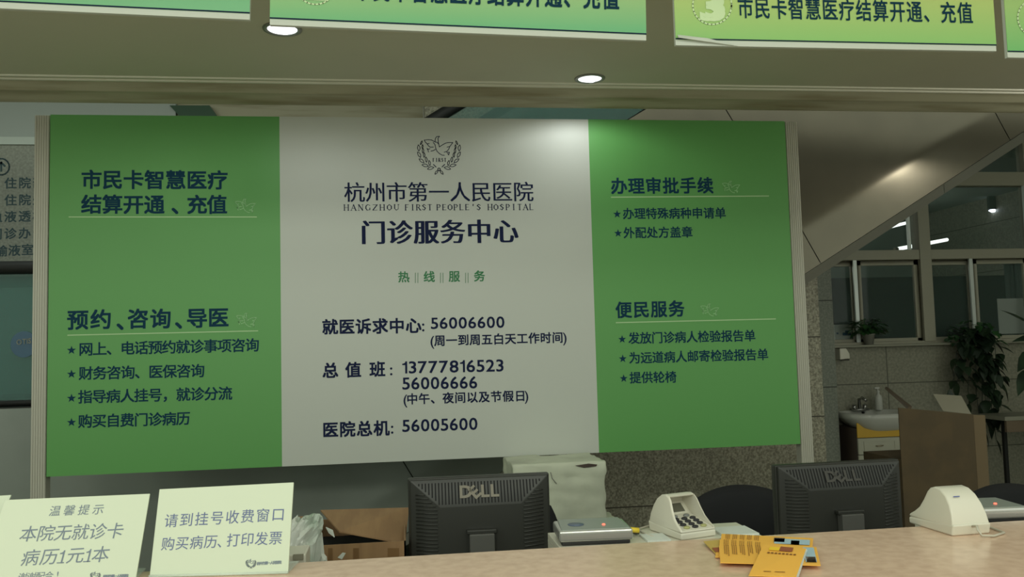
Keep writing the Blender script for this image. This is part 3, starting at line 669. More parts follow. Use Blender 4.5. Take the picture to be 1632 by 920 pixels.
# carton in front of the window wall, with raised flaps
th = thing('cardboard_carton', 'tall open brown carton standing between the board and the right window wall', 'carton', (3.3, 5.0, 0))
YC = 4.75
A = atY(1432, 650, YC); B = atY(1570, 662, YC); Bn = atY(1571, 662, YC-.02); 
xl, xr = A.x, B.x
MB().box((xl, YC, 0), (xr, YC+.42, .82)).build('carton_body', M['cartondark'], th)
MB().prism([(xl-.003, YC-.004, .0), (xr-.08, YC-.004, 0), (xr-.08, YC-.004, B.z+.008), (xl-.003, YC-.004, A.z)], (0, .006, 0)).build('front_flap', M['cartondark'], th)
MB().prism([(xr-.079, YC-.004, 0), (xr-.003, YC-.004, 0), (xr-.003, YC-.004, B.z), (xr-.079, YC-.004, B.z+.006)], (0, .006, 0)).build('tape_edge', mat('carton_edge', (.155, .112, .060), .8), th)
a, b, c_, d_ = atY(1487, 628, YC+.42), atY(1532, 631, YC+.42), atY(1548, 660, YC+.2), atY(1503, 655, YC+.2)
MB().slab([d_, c_, b, a], .004).build('rear_flap', M['cartonin'], th)  # paler flap, the light falling on it is put into its colour
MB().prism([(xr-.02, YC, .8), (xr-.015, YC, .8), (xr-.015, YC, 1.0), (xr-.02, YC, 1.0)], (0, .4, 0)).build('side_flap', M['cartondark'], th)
a, b, c_ = atY(1410, 622, 6.3), atY(1448, 650, 5.8), atY(1424, 650, 6.0)
# loose board leaning by the basin
mb = MB().slab([atY(1410, 620, 6.6), atY(1414, 621, 6.6), atY(1452, 652, 6.0), atY(1446, 652, 6.0)], .02)
tag(mb.build('wooden_batten', M['wood']), 'thin brown batten leaning behind the soap bottle and the carton', 'batten')

# table on the far right
th = thing('side_table', 'wooden table with pale top at far right beneath the window', 'table', (5.6, 6.6, 0))
MB().box((4.98, 6.53, .825), (6.6, 6.88, .86)).build('table_top', M['woodpale'], th, bevel=.003)
MB().box((5.0, 6.54, .73), (6.58, 6.565, .825)).build('apron', M['wood'], th)
for x_ in (5.19, 6.5):
    for y_ in (6.56, 6.83): MB().box((x_, y_, 0), (x_+.03, y_+.03, .825)).build('leg', M['dark'], th)
# large leaved plant at right edge
th = thing('tall_houseplant', 'broad-leaved plant with long dark leaves entering at the right edge', 'plant', (5.38, 5.95, 0))
MB().lathe([(0, 0), (.13, 0), (.17, .3), (.18, .32), (.155, .32), (.15, .27), (0, .27)]).build('pot', M['potgrey'], th, world=False, smooth=True)
MB().tube([(0, 0, .27), (.02, 0, .7), (0, 0, 1.1), (-.02, 0, 1.35)], [.02, .018, .015, .01], 8).build('stem', M['wood'], th, world=False, smooth=True)
lf = MB()
def bigleaf(tip, base, wd, droop=.05):
    A, B = atY(*base), atY(*tip); off = Vector((5.38, 5.95, 0)); leaf(lf, A-off, B-A, (B-A).length, wd, droop=droop, upv=Vector((0, -.6, 1)))
bigleaf((1594, 489, 5.85), (1660, 528, 5.98), .11); bigleaf((1612, 541, 5.85), (1665, 538, 5.98), .09)
bigleaf((1621, 590, 5.85), (1650, 560, 5.98), .12); bigleaf((1622, 632, 5.85), (1636, 590, 5.98), .09, 0)
for i in range(9):
    a = -rnd(0, 2.2)+.3; leaf(lf, Vector((0, 0, rnd(.8, 1.4))), Vector((math.cos(a), math.sin(a), rnd(-.2, .7))), rnd(.3, .45), rnd(.09, .13), droop=.3)
lf.build('leaves', M['leafdark'], th, world=False, smooth=True, clean=False)

# directory lettering on the corridor wall, left of the board
DY = 6.40
dp = Plane((0, DY, 0), (1, 0, 0), (0, 0, 1))
A, B = atY(-60, 425, DY), atY(75, 224, DY)
th = thing('directory_sign', 'grey stone-look directory sign with dark characters left of the board', 'sign', (A.x, DY, 1.9))
MB().box((A.x, DY, A.z), (B.x, DY+.05, B.z)).build('sign_panel', mat('directory_panel', (.24, .255, .21), .5, noise=(60, (.32, .34, .28), .4, .65)), th)
t = MB()
cn(t, dp, '住院部', (17, 292), (62, 291), 19, .02); cn(t, dp, '住院处', (17, 319), (62, 318), 19, .02); cn(t, dp, '血液透析', (-6, 346), (62, 344), 19, .02)
cn(t, dp, '门诊办公', (-6, 373), (62, 371), 19, .02); cn(t, dp, '输液室', (2, 400), (44, 398), 19, .02)
pxline(t, dp, [(2+13*math.cos(j*.35), 266+13*math.sin(j*.35)) for j in range(19)], 2.5); pxline(t, dp, [(2, 273), (2, 259)], 3); pxline(t, dp, [(-4, 265), (2, 259), (8, 265)], 3)
t.build('sign_lettering', mat('directory_ink', (.03, .07, .08), .6), th, clean=False)

# ============================================================ HANGING BANNERS
def banner(name, pl, pr, px_l, px_r, y_l, y_r, ring, text, tsz, tl, tr, num, mtl, label, peel=False, top=2.66, tb_=.024):
    """pl, pr: bottom corners (picture), hung at y = 2.3"""
    HY = 2.3
    A, B = atY(*pl, HY), atY(*pr, HY); ex = (B-A).normalized(); ez = Vector((-ex.z, 0, ex.x)); P = Plane(A, ex, ez)
    wd = (B-A).length; hh = .36
    th = thing(name, label, 'hanging sign', (A.x, HY, A.z), group='hanging window banners')
    Q = lambda u, v, o=0: A+ex*u+ez*v-Vector((0, o, 0))
    MB().prism([Q(0, 0), Q(wd, 0), Q(wd, hh), Q(0, hh)], (0, .012, 0)).build('backing_board', M['paper2'], th)
    s = .0165
    MB().prism([Q(0, s, .002), Q(wd, s, .002), Q(wd, hh, .002), Q(0, hh, .002)], (0, .0018, 0)).build('printed_face', mtl, th)
    MB().prism([Q(0, s, .003), Q(wd, s, .003), Q(wd, s+.0035, .003), Q(0, s+.0035, .003)], (0, .0008, 0)).build('blue_line', M['ink'], th)
    P2 = Plane(Q(0, 0, .0035), ex, ez); t = MB()
    if text: cn(t, P2, text, tl, tr, tsz, tb_, lift=.0003, wide=.74)
    if t.v: t.build('lettering', M['navy'], th, clean=False)
    t = MB()
    if ring:
        c, r = ring; pxline(t, P2, [(c[0]+r*math.cos(j*.2), c[1]+r*math.sin(j*.2)) for j in range(33)], 2.2, .0003)
        if num: latin(t, P2, num, (c[0]-16, c[1]+1), (c[0]+16, c[1]+1), 44, .05, .0003)
    if t.v: t.build('number_disc', mat('print_pale_yellow', (.66, .84, .50), .5), th, clean=False)
    if peel:
        a, b, c_, d_ = P2.hit(1078, 70), P2.hit(1180, 72), P2.hit(1126, 60), P2.hit(1079, 57)
        MB().slab([P2.hit(1079, 62)-Vector((0, .012, 0)), P2.hit(1127, 68)-Vector((0, .008, 0)), P2.hit(1126, 62)-Vector((0, .006, 0)), P2.hit(1079, 56.5)-Vector((0, .006, 0))], .001).build('peeling_edge', M['paper2'], th)
        MB().slab([P2.hit(1127, 68)-Vector((0, .008, 0)), P2.hit(1176, 73.5)-Vector((0, .0005, 0)), P2.hit(1165, 70)-Vector((0, .0005, 0)), P2.hit(1126, 62)-Vector((0, .006, 0))], .001).build('peeling_edge', M['paper2'], th)
    for u in (.12*wd, .88*wd):
        p = Q(u, hh-.01, -.006); MB().tube([p, (p.x, p.y, SZ)], .0015, 6).build('cord', M['cablecream'], th)
mint = banner_mat('banner_print_mint', (.42, .62, .26), (.16, .50, .23), .01, .13)
mint2 = banner_mat('banner_print_mint', (.20, .52, .24), (.20, .52, .27), .01, .13)
lime = banner_mat('banner_print_lime', (.52, .66, .22), (.27, .58, .18), .01, .16)
banner('hanging_banner', (-8, 12.8), (398, 31.5), 0, 0, 0, 0, None, '', 0, 0, 0, '', mint2, 'leftmost hanging banner, only its plain mint green lower corner and white edge showing')
banner('hanging_banner', (430, 39.5), (1030, 64.5), 0, 0, 0, 0, ((503, -25), 32), '市民卡智慧医疗结算开通、充值', 39, (578, -17), (973, -3), '2', mint, 'green hanging banner above the board, its characters cut by the top of the frame')
banner('hanging_banner', (1077, 72), (1588, 81.5), 0, 0, 0, 0, ((1135, 8), 31), '市民卡智慧医疗结算开通、充值', 37, (1188, 12), (1538, 20.5), '3', lime, 'yellow-green hanging banner with number 3 in a ring, its lower left edge peeling', peel=True, tb_=.012)
banner('hanging_banner', (1606, 91.5), (2110, 101), 0, 0, 0, 0, ((1653, 28), 31), '', 0, 0, 0, '', banner_mat('banner_print_green', (.40, .62, .22), (.17, .52, .17), .01, .16), 'rightmost hanging banner, cut off by the right edge of the frame')

# ============================================================ DOWNLIGHTS in the soffit
def downlight(px, py, r, label, en, dz, at=None):
    c = Vector(at) if at else atZ(px, py, SZ); th = thing('downlight', label, 'ceiling light', c, group='soffit downlights')
    MB().lathe([(r*.88, -.001), (r*.95, -.006), (r*1.16, -.004), (r*1.18, 0), (r*.88, 0)], seg=32).build('trim_ring', M['ring'], th, world=False, smooth=True)
    MB().lathe([(r*.9, -.002), (r*.55, -.0015), (0, -.0012)], seg=32).build('reflector', M['reflector'], th, world=False, smooth=True)
    MB().lathe([(0, -.012), (r*.3, -.010), (r*.42, -.004), (r*.44, -.0018)], (r*.1, .2*r, 0), seg=24).build('bulb', M['lamp'], th, world=False, smooth=True)
    l = bpy.data.lights.new('lamp_light', 'SPOT'); l.energy = en; l.spot_size = R(172); l.spot_blend = .35; l.shadow_soft_size = .012; l.color = (.95, 1, .97)
    lo = bpy.data.objects.new('lamp_light', l); COL.objects.link(lo); lo.parent = th; lo.location = (0, 0, -.03-dz); 
    if at: lo.data = l2 = bpy.data.lights.new('lamp_light', 'POINT'); l2.energy = en; l2.shadow_soft_size = .02; l2.color = (1, .94, .82); bpy.data.lights.remove(l)
    return th
downlight(940, 125, .060, 'bright round downlight in the soffit right over the white and green board edge', 5.0, .03)
downlight(450, 46, .062, 'bright round downlight beside the lower left corner of the middle hanging banner', 7, 0)

downlight(0, 0, .062, 'downlight of the soffit row beyond the right edge of the frame', 11, 0, at=(3.95, 3.72, SZ))

# ============================================================ COUNTER AND STAFF DESK
CE = 1.905
th = thing('reception_counter', 'reception counter with beige speckled marble top along the bottom of the view', 'counter', (.4, 1.4, 0))
MB().box((-3.4, .95, 1.06), (4.2, CE, 1.10)).build('counter_top', M['marble'], th, bevel=.005)
MB().box((-3.35, 1.10, 0), (4.15, 1.80, 1.06)).build('counter_body', M['counterfront'], th)
th = thing('staff_desk', 'low staff desk behind the marble counter', 'desk', (.4, 2.4, 0))
MB().box((-2.6, 1.84, .71), (3.4, 2.95, .75)).build('desk_top', M['desk'], th, bevel=.003)
for x_ in (-2.5, -.9, .8, 3.2): MB().box((x_, 1.9, 0), (x_+.04, 2.9, .71)).build('side_panel', M['desk'], th)
for xa, xb, lb in ((.36, .86, 'short raised shelf on the staff desk, under silver reader and cream keypad'), (1.36, 1.95, 'short raised shelf on the staff desk, under the reader at far right')):
    yb = 1.985
    th = thing('desk_riser', lb, 'shelf', ((xa+xb)/2, yb+.08, .75))
    MB().box((xa, yb, 1.062), (xb, yb+.17, 1.078)).build('shelf_board', M['cream'], th, bevel=.002)
    for x_ in (xa, xb-.015): MB().box((x_, yb, .75), (x_+.015, yb+.17, 1.062)).build('shelf_side', M['cream'], th)

# ------------------------------------------------------------ monitors
def make_monitor(label):
    th = thing('computer_monitor', label, 'monitor', (0, 0, 0), group='black flat monitors seen from behind')
    w2, h0, h1 = .209, .085, .422       # half width, bottom and top height over the desk
    MB().box((-w2, 0, h0), (w2, .028, h1)).build('bezel', M['plastic'], th, world=False, bevel=.004)
    MB().box((-w2+.018, .0275, h0+.03), (w2-.018, .029, h1-.018)).build('screen', M['screen'], th, world=False)
    # back shell: outer frame then slopes to a raised centre
    ix, it, ib, dp_ = .088, .078, .04, .042
    O = [(-w2+.003, -.001, h0+.003), (w2-.003, -.001, h0+.003), (w2-.003, -.001, h1-.003), (-w2+.003, -.001, h1-.003)]
    I = [(-w2+ix, -dp_, h0+ib), (w2-ix, -dp_, h0+ib), (w2-ix, -dp_, h1-it), (-w2+ix, -dp_, h1-it)]
    O2 = [(x*.985, -.010, z) for x, y, z in O]
    mb = MB().add(O+O2+I, [(0, 1, 5, 4), (1, 2, 6, 5), (2, 3, 7, 6), (3, 0, 4, 7), (4, 5, 9, 8), (5, 6, 10, 9), (6, 7, 11, 10), (7, 4, 8, 11), (8, 9, 10, 11), (3, 2, 1, 0)])
    sh = mb.build('back_shell', M['plastic'], th, world=False, bevel=.003)
    sl = MB()
    def topface(x, v):   # v 0 = outer edge, 1 = inner edge of the upper slope
        z = (h1-.003)+(-(it-.003))*v; y = -.010-(dp_-.010)*v; return Vector((x, y-.0009, z))
    n = 40
    for i in range(n):
        x = -w2+.022+(2*w2-.044)*i/(n-1)
        dist = w2-abs(x); v1 = min(.92, (dist-.012)/ix*1.0) if dist < ix else .92
        v0 = .14
        if v1 < v0+.08: continue
        a = topface(x, v0); b = topface(x, v1); sl.prism([a+Vector((-.0019, 0, 0)), a+Vector((.0019, 0, 0)), b+Vector((.0019, 0, 0)), b+Vector((-.0019, 0, 0))], (0, .003, .0005))
    sl.build('vent_slots', M['slot'], sh, world=False)
    for sgn in (-1, 1):
        rb = MB()
        def side(v, z): x = (w2-.004)-(ix-.004)*v; return Vector((sgn*x, -.010-(dp_-.010)*v-.0008, z))
        for i in range(26):
            z = h0+.03+i*.0105; vmin = .22; vmax = .95
            if z > h1-.03: continue
            top = h1-.004-(it)*1.0
            if z > top: vmax = min(vmax, (h1-z)/it*.92)
            if vmax < vmin+.1: continue
            a, b = side(vmin, z), side(vmax, z)
            rb.tube([a, b], .0022, 6)
        rb.build('side_ribs', M['plastic'], sh, world=False, smooth=True)
    # maker's word on the upper slope: D, tilted E, L, L
    A = topface(.0, .5); ezv = (topface(0, 0)-topface(0, 1)).normalized(); P = Plane(A, (1, 0, 0), ezv); lg = MB()
    for ch, dx, rot in (('D', -.045, 0), ('E', -.013, 40), ('L', .018, 0), ('L', .046, 0)):
        P.ex, P.ez = Vector((1, 0, 0))*math.cos(R(rot))+ezv*math.sin(R(rot)), ezv*math.cos(R(rot))-Vector((1, 0, 0))*math.sin(R(rot))
        put(lg, P, A+Vector((dx, 0, 0))-P.n*0, ch, .052, .050, .33, .34, BOLD(.03), .0035)
    lg.build('logo', M['logo'], sh, world=False, clean=False)
    MB().box((-.036, -.075, .012), (.036, -.044, .268)).build('stand_neck', M['plastic2'], th, world=False, bevel=.003)
    MB().box((-.043, -.066, .266), (.043, -.040, .279)).build('neck_hinge', M['plastic'], th, world=False, bevel=.003)
    MB().lathe([(0, 0), (.13, 0), (.13, .008), (.05, .018), (0, .018)], (0, -.04, 0), sx=1, sy=.8).build('stand_base', M['plastic'], th, world=False, smooth=True)
    return th
m1 = make_monitor('black monitor seen from behind, between the carton and the silver reader'); m1.location = (.222, 2.53, .75); m1.rotation_euler.z = R(-1)
m2 = copy_tree(m1)
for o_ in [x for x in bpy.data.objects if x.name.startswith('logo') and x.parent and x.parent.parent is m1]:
    o_.data = o_.data.copy(); o_.data.materials[0] = mat('lit_logo_metal', (.15, .135, .105), .4, .4); o_['label'] = 'worn metal lettering, coloured pale as if lit'  # lit copy of the logo metal, its brightness put into the colour
m2; m2['label'] = 'black monitor seen from behind, at right between chair and cream keypad'; m2.location = (1.365, 2.56, .75); m2.rotation_euler = (0, 0, R(2)); m2.scale = (1.02, 1, .967)
pts = [Vector(p) for p in ((-.09, -.05, .09), (-.075, -.065, .15), (-.04, -.075, .195), (.005, -.075, .205), (.05, -.07, .19), (.09, -.06, .14), (.12, -.05, .08))]
MB().tube(pts, .0035, 8).build('cable', M['plastic2'], m2, world=False, smooth=True)

# ------------------------------------------------------------ card readers
def make_reader(label):
    th = thing('card_reader', label, 'card reader', (0, 0, 0), group='silver card readers')
    wd, dp_ = .088, .062
    MB().prism([(-wd+.006, -dp_+.006, 0), (wd-.006, -dp_+.006, 0), (wd-.006, dp_-.004, 0), (-wd+.006, dp_-.004, 0)], (0, 0, .010)).build('base', M['readerdark'], th, world=False, bevel=.003)
    MB().prism([(-wd, -dp_, .009), (wd, -dp_, .009), (wd, dp_, .009), (-wd, dp_, .009)], (0, 0, .027)).build('silver_body', M['silver'], th, world=False, bevel=.006, seg=4)
    MB().prism([(-wd+.006, -dp_-.0003, .027), (wd-.006, -dp_-.0003, .027), (wd-.006, -dp_-.0003, .028), (-wd+.006, -dp_-.0003, .028)], (0, .004, 0)).build('seam', M['readertop'], th, world=False)
    MB().prism([(-wd+.006, -dp_+.005, .0345), (wd-.006, -dp_+.005, .0345), (wd-.012, dp_-.004, .0365), (-wd+.012, dp_-.004, .0365)], (0, 0, .003)).build('top_plate', M['readertop'], th, world=False, bevel=.003)
    MB().lathe([(0, 0), (.020, 0), (.019, .0012), (0, .0015)], (-.040, -.006, .0385), seg=28).build('sensor', M['oval'], th, world=False, smooth=True)
    MB().lathe([(0, 0), (.0045, 0), (.003, .003), (0, .0035)], (.026, -.018, .0375), seg=12).build('indicator_light', M['led'], th, world=False, smooth=True)
    MB().tube([(wd-.002, .0, .020), (wd+.028, .004, .016)], .0065, 10).build('plug', M['yellow'], th, world=False, smooth=True)
    MB().tube([(wd+.026, .004, .016), (wd+.030, .022, .006), (wd+.025, .05, .003)], .004, 8).build('cable', M['cable'], th, world=False, smooth=True)
    return th
r1 = make_reader('silver flat card reader with red light, left of the cream keypad'); r1.location = (.452, 2.052, 1.0785); r1.rotation_euler.z = R(-3)
r2 = copy_tree(r1); r2['label'] = 'silver flat card reader half hidden behind the keypad at far right'; r2.location = (1.455, 2.015, 1.0785+.006); r2.rotation_euler = (0, 0, R(-4))
th = thing('notepad', 'thin pad under the far right card reader', 'notepad', (1.46, 2.01, 1.0785))
MB().box((-.08, -.02, 0), (.14, .10, .0055)).build('pad_sheets', M['paper2'], th, world=False, bevel=.002)
tag(MB().box((.572, 1.99, 1.0785), (.63, 2.06, 1.083)).build('paper_stack', M['paper2']), 'small pile of white papers between the reader and the keypad', 'paper')
tag(MB().box((.765, 2.0, 1.0785), (.855, 2.09, 1.083)).build('paper_stack', M['paper2']), 'white papers right of the cream keypad, behind the brochures', 'paper')

# ------------------------------------------------------------ hooded keypads
def make_keypad(label):
    th = thing('hooded_keypad', label, 'keypad', (0, 0, 0), group='cream hooded keypads')
    W2 = .050
    base = [(-.088, 0), (.075, 0), (.082, .028), (-.088, .018), ]
    MB().prism([(-W2, y, z) for y, z in base], (2*W2, 0, 0)).build('base', M['cream'], th, world=False, bevel=.005, seg=3)
    # hood: a tapered solid of the side profile, hollowed from the front and the top
    prof = [(-.088, .0185), (-.084, .026), (-.066, .036), (-.048, .050), (-.034, .070), (-.022, .092), (-.012, .102), (.004, .107), (.026, .104), (.046, .092), (.062, .072), (.073, .048), (.079, .0185)]
    def loft(pr, wf): return MB().add([(sg*wf(z), y, z) for sg in (-1, 1) for y, z in pr], [tuple(range(len(pr))), tuple(range(2*len(pr)-1, len(pr)-1, -1))]+[(i, (i+1) % len(pr), (i+1) % len(pr)+len(pr), i+len(pr)) for i in range(len(pr))])
    outer = loft(prof, lambda z: W2-.13*max(0, z-.02)).build('hood', M['cream'], th, world=False, bevel=.009, seg=4)
    cut = [(-.12, .0195), (-.080, .0235), (.018, .0455), (.052, .076), (.050, .086), (.040, .0935), (.024, .1005), (.004, .1035), (-.009, .1), (-.03, .14), (-.12, .14)]
    cutter = loft(cut, lambda z: W2-.0045-.13*max(0, z-.02)).build('cutter', M['cream'], th, world=False)
    bo = outer.modifiers.new('cut', 'BOOLEAN'); bo.object = cutter; bo.operation = 'DIFFERENCE'; bo.solver = 'EXACT'
    outer.modifiers.remove(outer.modifiers['wn']); bpy.context.view_layer.update()
    nm = bpy.data.meshes.new_from_object(outer.evaluated_get(bpy.context.evaluated_depsgraph_get()))
    outer.modifiers.clear(); outer.data = nm; bpy.data.objects.remove(cutter)
    for p in nm.polygons: p.use_smooth = True
    wn = outer.modifiers.new('wn', 'EDGE_SPLIT'); wn.split_angle = R(38)
    dk = [Vector((-.044, -.084, .0235)), Vector((.044, -.084, .0235)), Vector((.041, .018, .0465)), Vector((-.041, .018, .0465))]
    MB().slab(dk, .003).build('key_deck', M['cream'], th, world=False)
    dn = (dk[3]-dk[0]).normalized(); up_ = Vector((1, 0, 0)).cross(dn).normalized()
    MB().slab([Vector((-.028, .0225, .0525)), Vector((.028, .0225, .0525)), Vector((.027, .044, .072)), Vector((-.027, .044, .072))], .004).build('display', M['lcd'], th, world=False)
    MB().slab([Vector((-.036, .018, .047)), Vector((.036, .018, .047)), Vector((.034, .051, .077)), Vector((-.034, .051, .077))], .003).build('display_surround', M['cream'], th, world=False)
    for r_ in range(5):
        for c_ in range(3 if r_ else 2):
            y = -.070+(4-r_)*.0185
            x = (-.024+.024*c_) if r_ else (-.018+.034*c_)
            m_ = M['key']
            if r_ == 0: m_ = M['keygrey']
            if r_ == 4 and c_ != 1: m_ = M['keyolive']
            base_p = dk[0]+Vector((.044+x, 0, 0))+dn*(y+.084); mt = Matrix.Translation(base_p) @ Matrix(((1, 0, 0, 0), (0, dn.y, up_.y, 0), (0, dn.z, up_.z, 0), (0, 0, 0, 1)))
            kk = MB().lathe([(0, .0), (.0075, 0), (.0075, .0035), (.006, .0048), (0, .005)], seg=14, sx=1.1, sy=.85); kk.v = [mt @ v for v in kk.v]
            kk.build('key', m_, th, world=False, smooth=True)
    MB().tube([(.0, .080, .022), (.0, .096, .026), (.004, .104, .018), (.0, .110, .006), (-.03, .112, .0035), (-.075, .09, .0035), (-.085, .04, .0035), (-.09, -.02, .0035)], .0028, 8).build('cable', M['cablecream'], th, world=False, smooth=True)
    MB().box((.008, .0520, .0880), (.024, .0535, .0905)).build('maker_mark', M['brandblue'], th, world=False)
    return th
k1 = make_keypad('cream hooded keypad facing the viewer, left of the yellow brochures'); k1.location = (.682, 2.072, 1.0785); k1.rotation_euler.z = R(17); k1.scale = (1.03, .84, .90)
k2 = copy_tree(k1); k2['label'] = 'cream hooded keypad seen from its back on the marble, at far right'
k2.location = (1.262, 1.862, 1.1); k2.rotation_euler = (0, 0, R(183)); k2.scale = (.97, .93, .93)

# ------------------------------------------------------------ chairs
def make_chair(label):
    th = thing('office_chair', label, 'chair', (0, 0, 0), group='black office chairs')
    def pad(wx, wz, cz, y, th_, nm, curve):
        mb = MB(); vs = []; fs = []; N, Mm = 14, 10
        for side_ in (0, 1):
            for j in range(Mm+1):
                for i in range(N+1):
                    u, v = i/N*2-1, j/Mm*2-1
                    # squircle mapping
                    X = u*math.sqrt(max(0, 1-v*v*.30)); Z = v*math.sqrt(max(0, 1-u*u*.42))
                    ed = max(abs(u), abs(v)); t = th_*(1-ed**6)*.5
                    vs.append((X*wx, y-curve*(X*X)+(t if side_ else -t), cz+Z*wz))
        K = (N+1)*(Mm+1)
        for j in range(Mm):
            for i in range(N):
                a = j*(N+1)+i; fs.append((a, a+1, a+N+2, a+N+1)); fs.append((K+a, K+a+N+1, K+a+N+2, K+a+1))
        mb.add(vs, fs); return mb
    pad(.235, .225, .785, .0, .07, '', .05).build('backrest', M['chair'], th, world=False, smooth=True)
    s = pad(.235, .225, 0, 0, .08, '', 0); s.v = [Vector((v.x, v.z+.28, .47+v.y)) for v in s.v]; s.build('seat', M['chair'], th, world=False, smooth=True)
    MB().tube([(0, -.02, .72), (0, -.06, .55), (0, .02, .42), (0, .2, .42)], .018, 8).build('back_bracket', M['plastic'], th, world=False, smooth=True)
    MB().tube([(0, .28, .06), (0, .28, .43)], .025, 12).build('column', M['plastic'], th, world=False, smooth=True)
    for k in range(5):
        a = k*2*math.pi/5+.3; e = Vector((.28*math.cos(a), .28+.28*math.sin(a), .06))
        l = MB().tube([(0, .28, .10), e], [.022, .014], 8).build('leg', M['plastic'], th, world=False, smooth=True)
        MB().tube([e+Vector((-.018, 0, -.032)), e+Vector((.018, 0, -.032))], .027, 12).build('caster', M['dark'], l, world=False, smooth=True)
    return th
c1 = make_chair('black office chair whose rounded back shows left of the right monitor'); c1.location = (1.245, 3.1, 0); 
c2 = copy_tree(c1); c2['label'] = 'black office chair behind the far right card reader'; c2.location = (2.42, 3.15, 0); c2.rotation_euler.z = R(-3)
c3 = copy_tree(c1); c3['label'] = 'black office chair mostly hidden behind the left monitor'; c3.location = (.345, 3.18, -.0); c3.rotation_euler.z = R(4)
c2.scale = (1, 1, .945); c2.location.x = 2.38

# ------------------------------------------------------------ wrapped parcels
def parcel(z0, x0_, x1_, label, seed, rz=0):
    random.seed(seed)
    hz = .262; wx = x1_-x0_; mb = MB(); nx, nz, ny = 10, 6, 6
    bm = bmesh.new(); bmesh.ops.create_cube(bm, size=1); bmesh.ops.subdivide_edges(bm, edges=bm.edges, cuts=15, use_grid_fill=True)
    from mathutils import noise
    for v in bm.verts:
        p = v.co.copy(); v.co = Vector((p.x*wx, p.y*.32, (p.z+.5)*(hz-.006)+.0))
        if .02 < v.co.z < hz: v.co += noise.noise_vector(Vector((p.x*5+seed, p.y*5, p.z*5)))*.010+noise.noise_vector(Vector((p.x*14+seed, p.y*9, p.z*16)))*.006
        v.co.z = min(v.co.z, hz-.004)
    me = bpy.data.meshes.new('wrapping'); bm.to_mesh(me); bm.free(); me.materials.append(M['wrap'])
    th = thing('wrapped_parcel', label, 'parcel', ((x0_+x1_)/2, 3.86, z0), rz, group='stacked wrapped parcels')
    o = bpy.data.objects.new('wrapping', me); COL.objects.link(o); o.parent = th
    b = o.modifiers.new('b', 'BEVEL'); b.width = .004; b.segments = 1
    for p in me.polygons: p.use_smooth = True
    return th
p4 = parcel(.78, .47, .885, 'torn white wrapped parcel on top of the stack right of the left monitor', 4)
MB().add([Vector((.07, -.165, .243)), Vector((.13, -.168, .250)), Vector((.17, -.166, .244)), Vector((.165, -.165, .236)), Vector((.11, -.166, .232))], [(0, 1, 2, 3, 4)]).build('torn_opening', M['cabdark'], p4, world=False)
MB().tube([(-.04, -.168, .22), (-.035, -.172, .195), (-.02, -.170, .175), (-.015, -.17, .17)], .002, 5).build('crease', M['potgrey'], p4, world=False)
parcel(.52, .50, .94, 'second parcel of the white stack, only its pale upper edge showing under the torn one', 5, R(2))
parcel(.26, .48, .91, 'third white wrapped parcel of the stack, low behind the staff desk', 6, R(-2))
parcel(0, .48, .92, 'lowest white wrapped parcel of the stack, standing on the floor', 8)
random.seed(11)
# ------------------------------------------------------------ open carton, bag, small device on the desk
th = thing('open_carton', 'open torn brown carton on the staff desk left of the left monitor', 'carton', (-.10, 2.66, .75))
X0, X1, Y0, Y1, HB = -.34, .004, 2.48, 2.86, .256
mb = MB().box((X0, Y0, .75), (X1, Y0+.005, .75+HB)).box((X0, Y1-.005, .75), (X1, Y1, .75+HB)).box((X0, Y0, .75), (X0+.005, Y1, .75+HB)).box((X1-.005, Y0, .75), (X1, Y1, .75+HB)).box((X0, Y0, .75), (X1, Y1, .755))
mb.build('carton_walls', M['carton'], th)
q = [atY(541, 847, 2.60), atY(646, 866, 2.58), atY(652, 809, 2.85), atY(511, 813, 2.85)]
MB().slab(q, .004).build('rear_flap', M['carton'], th)
MB().slab([(X0, Y0, .75+HB), (X0+.07, Y0+.05, .75+HB), (X0+.06, Y1-.06, 1.03), (X0, Y1, 1.02)], .004).build('side_flap', M['carton'], th)
MB().slab([atY(530, 846, 2.56), atY(533, 857, 2.5), atY(524, 850, 2.5), atY(519, 841, 2.56)], .002).build('torn_paper', M['paper2'], th)
MB().box((X0+.02, Y0+.02, .755), (X1-.02, Y1-.02, .955)).build('opening_shade', M['slot'], th)  # black block that stands in for the shade inside the open carton
fp = Plane((0, Y0-.001, 0), (1, 0, 0), (0, 0, 1)); mb = MB()
for a, b in (((563, 572), (874, 892)), ((618, 636), (874, 888)), ((523, 530), (874, 896))): mb.quad(fp.hit(a[0], b[1]), fp.hit(a[1], b[1]), fp.hit(a[1], b[0]), fp.hit(a[0], b[0]))
mb.build('tape', M['tape'], th)
MB().slab([fp.hit(538, 889), fp.hit(545, 892), fp.hit(551, 882), fp.hit(546, 881)], .001).build('label_scrap', M['paper2'], th)
# bag
from mathutils import noise
bm = bmesh.new(); bmesh.ops.create_icosphere(bm, subdivisions=5, radius=1)
A, B = atY(440, 900, 2.40), atY(510, 806, 2.40)
for v in bm.verts:
    p = v.co.copy(); n1 = noise.noise(p*1.7+Vector((3, 1, 0))); n2 = abs(noise.noise(p*4+Vector((7, 1, 5))))
    p *= 1+.16*n1-.22*n2
    if p.z > .45: p.x += (p.z-.45)*.5; p.z += max(0, p.x)*.35
    v.co = Vector((p.x*.115, p.y*.10, max(p.z*.15, -.138)))
me = bpy.data.meshes.new('plastic_bag'); bm.to_mesh(me); bm.free(); me.materials.append(M['bag'])
ob = bpy.data.objects.new('plastic_bag', me); COL.objects.link(ob); ob.location = (-.375, 2.28, .89)
tag(ob, 'crumpled white plastic bag on the desk behind the folded notice stand', 'bag')
ob.location = (-.31, 2.31, .955)
tag(MB().box((-.50, 2.20, .75), (-.20, 2.44, .815)).build('paper_ream', M['paper2'], bevel=.003), 'flat white paper ream on the desk under the plastic bag', 'paper')
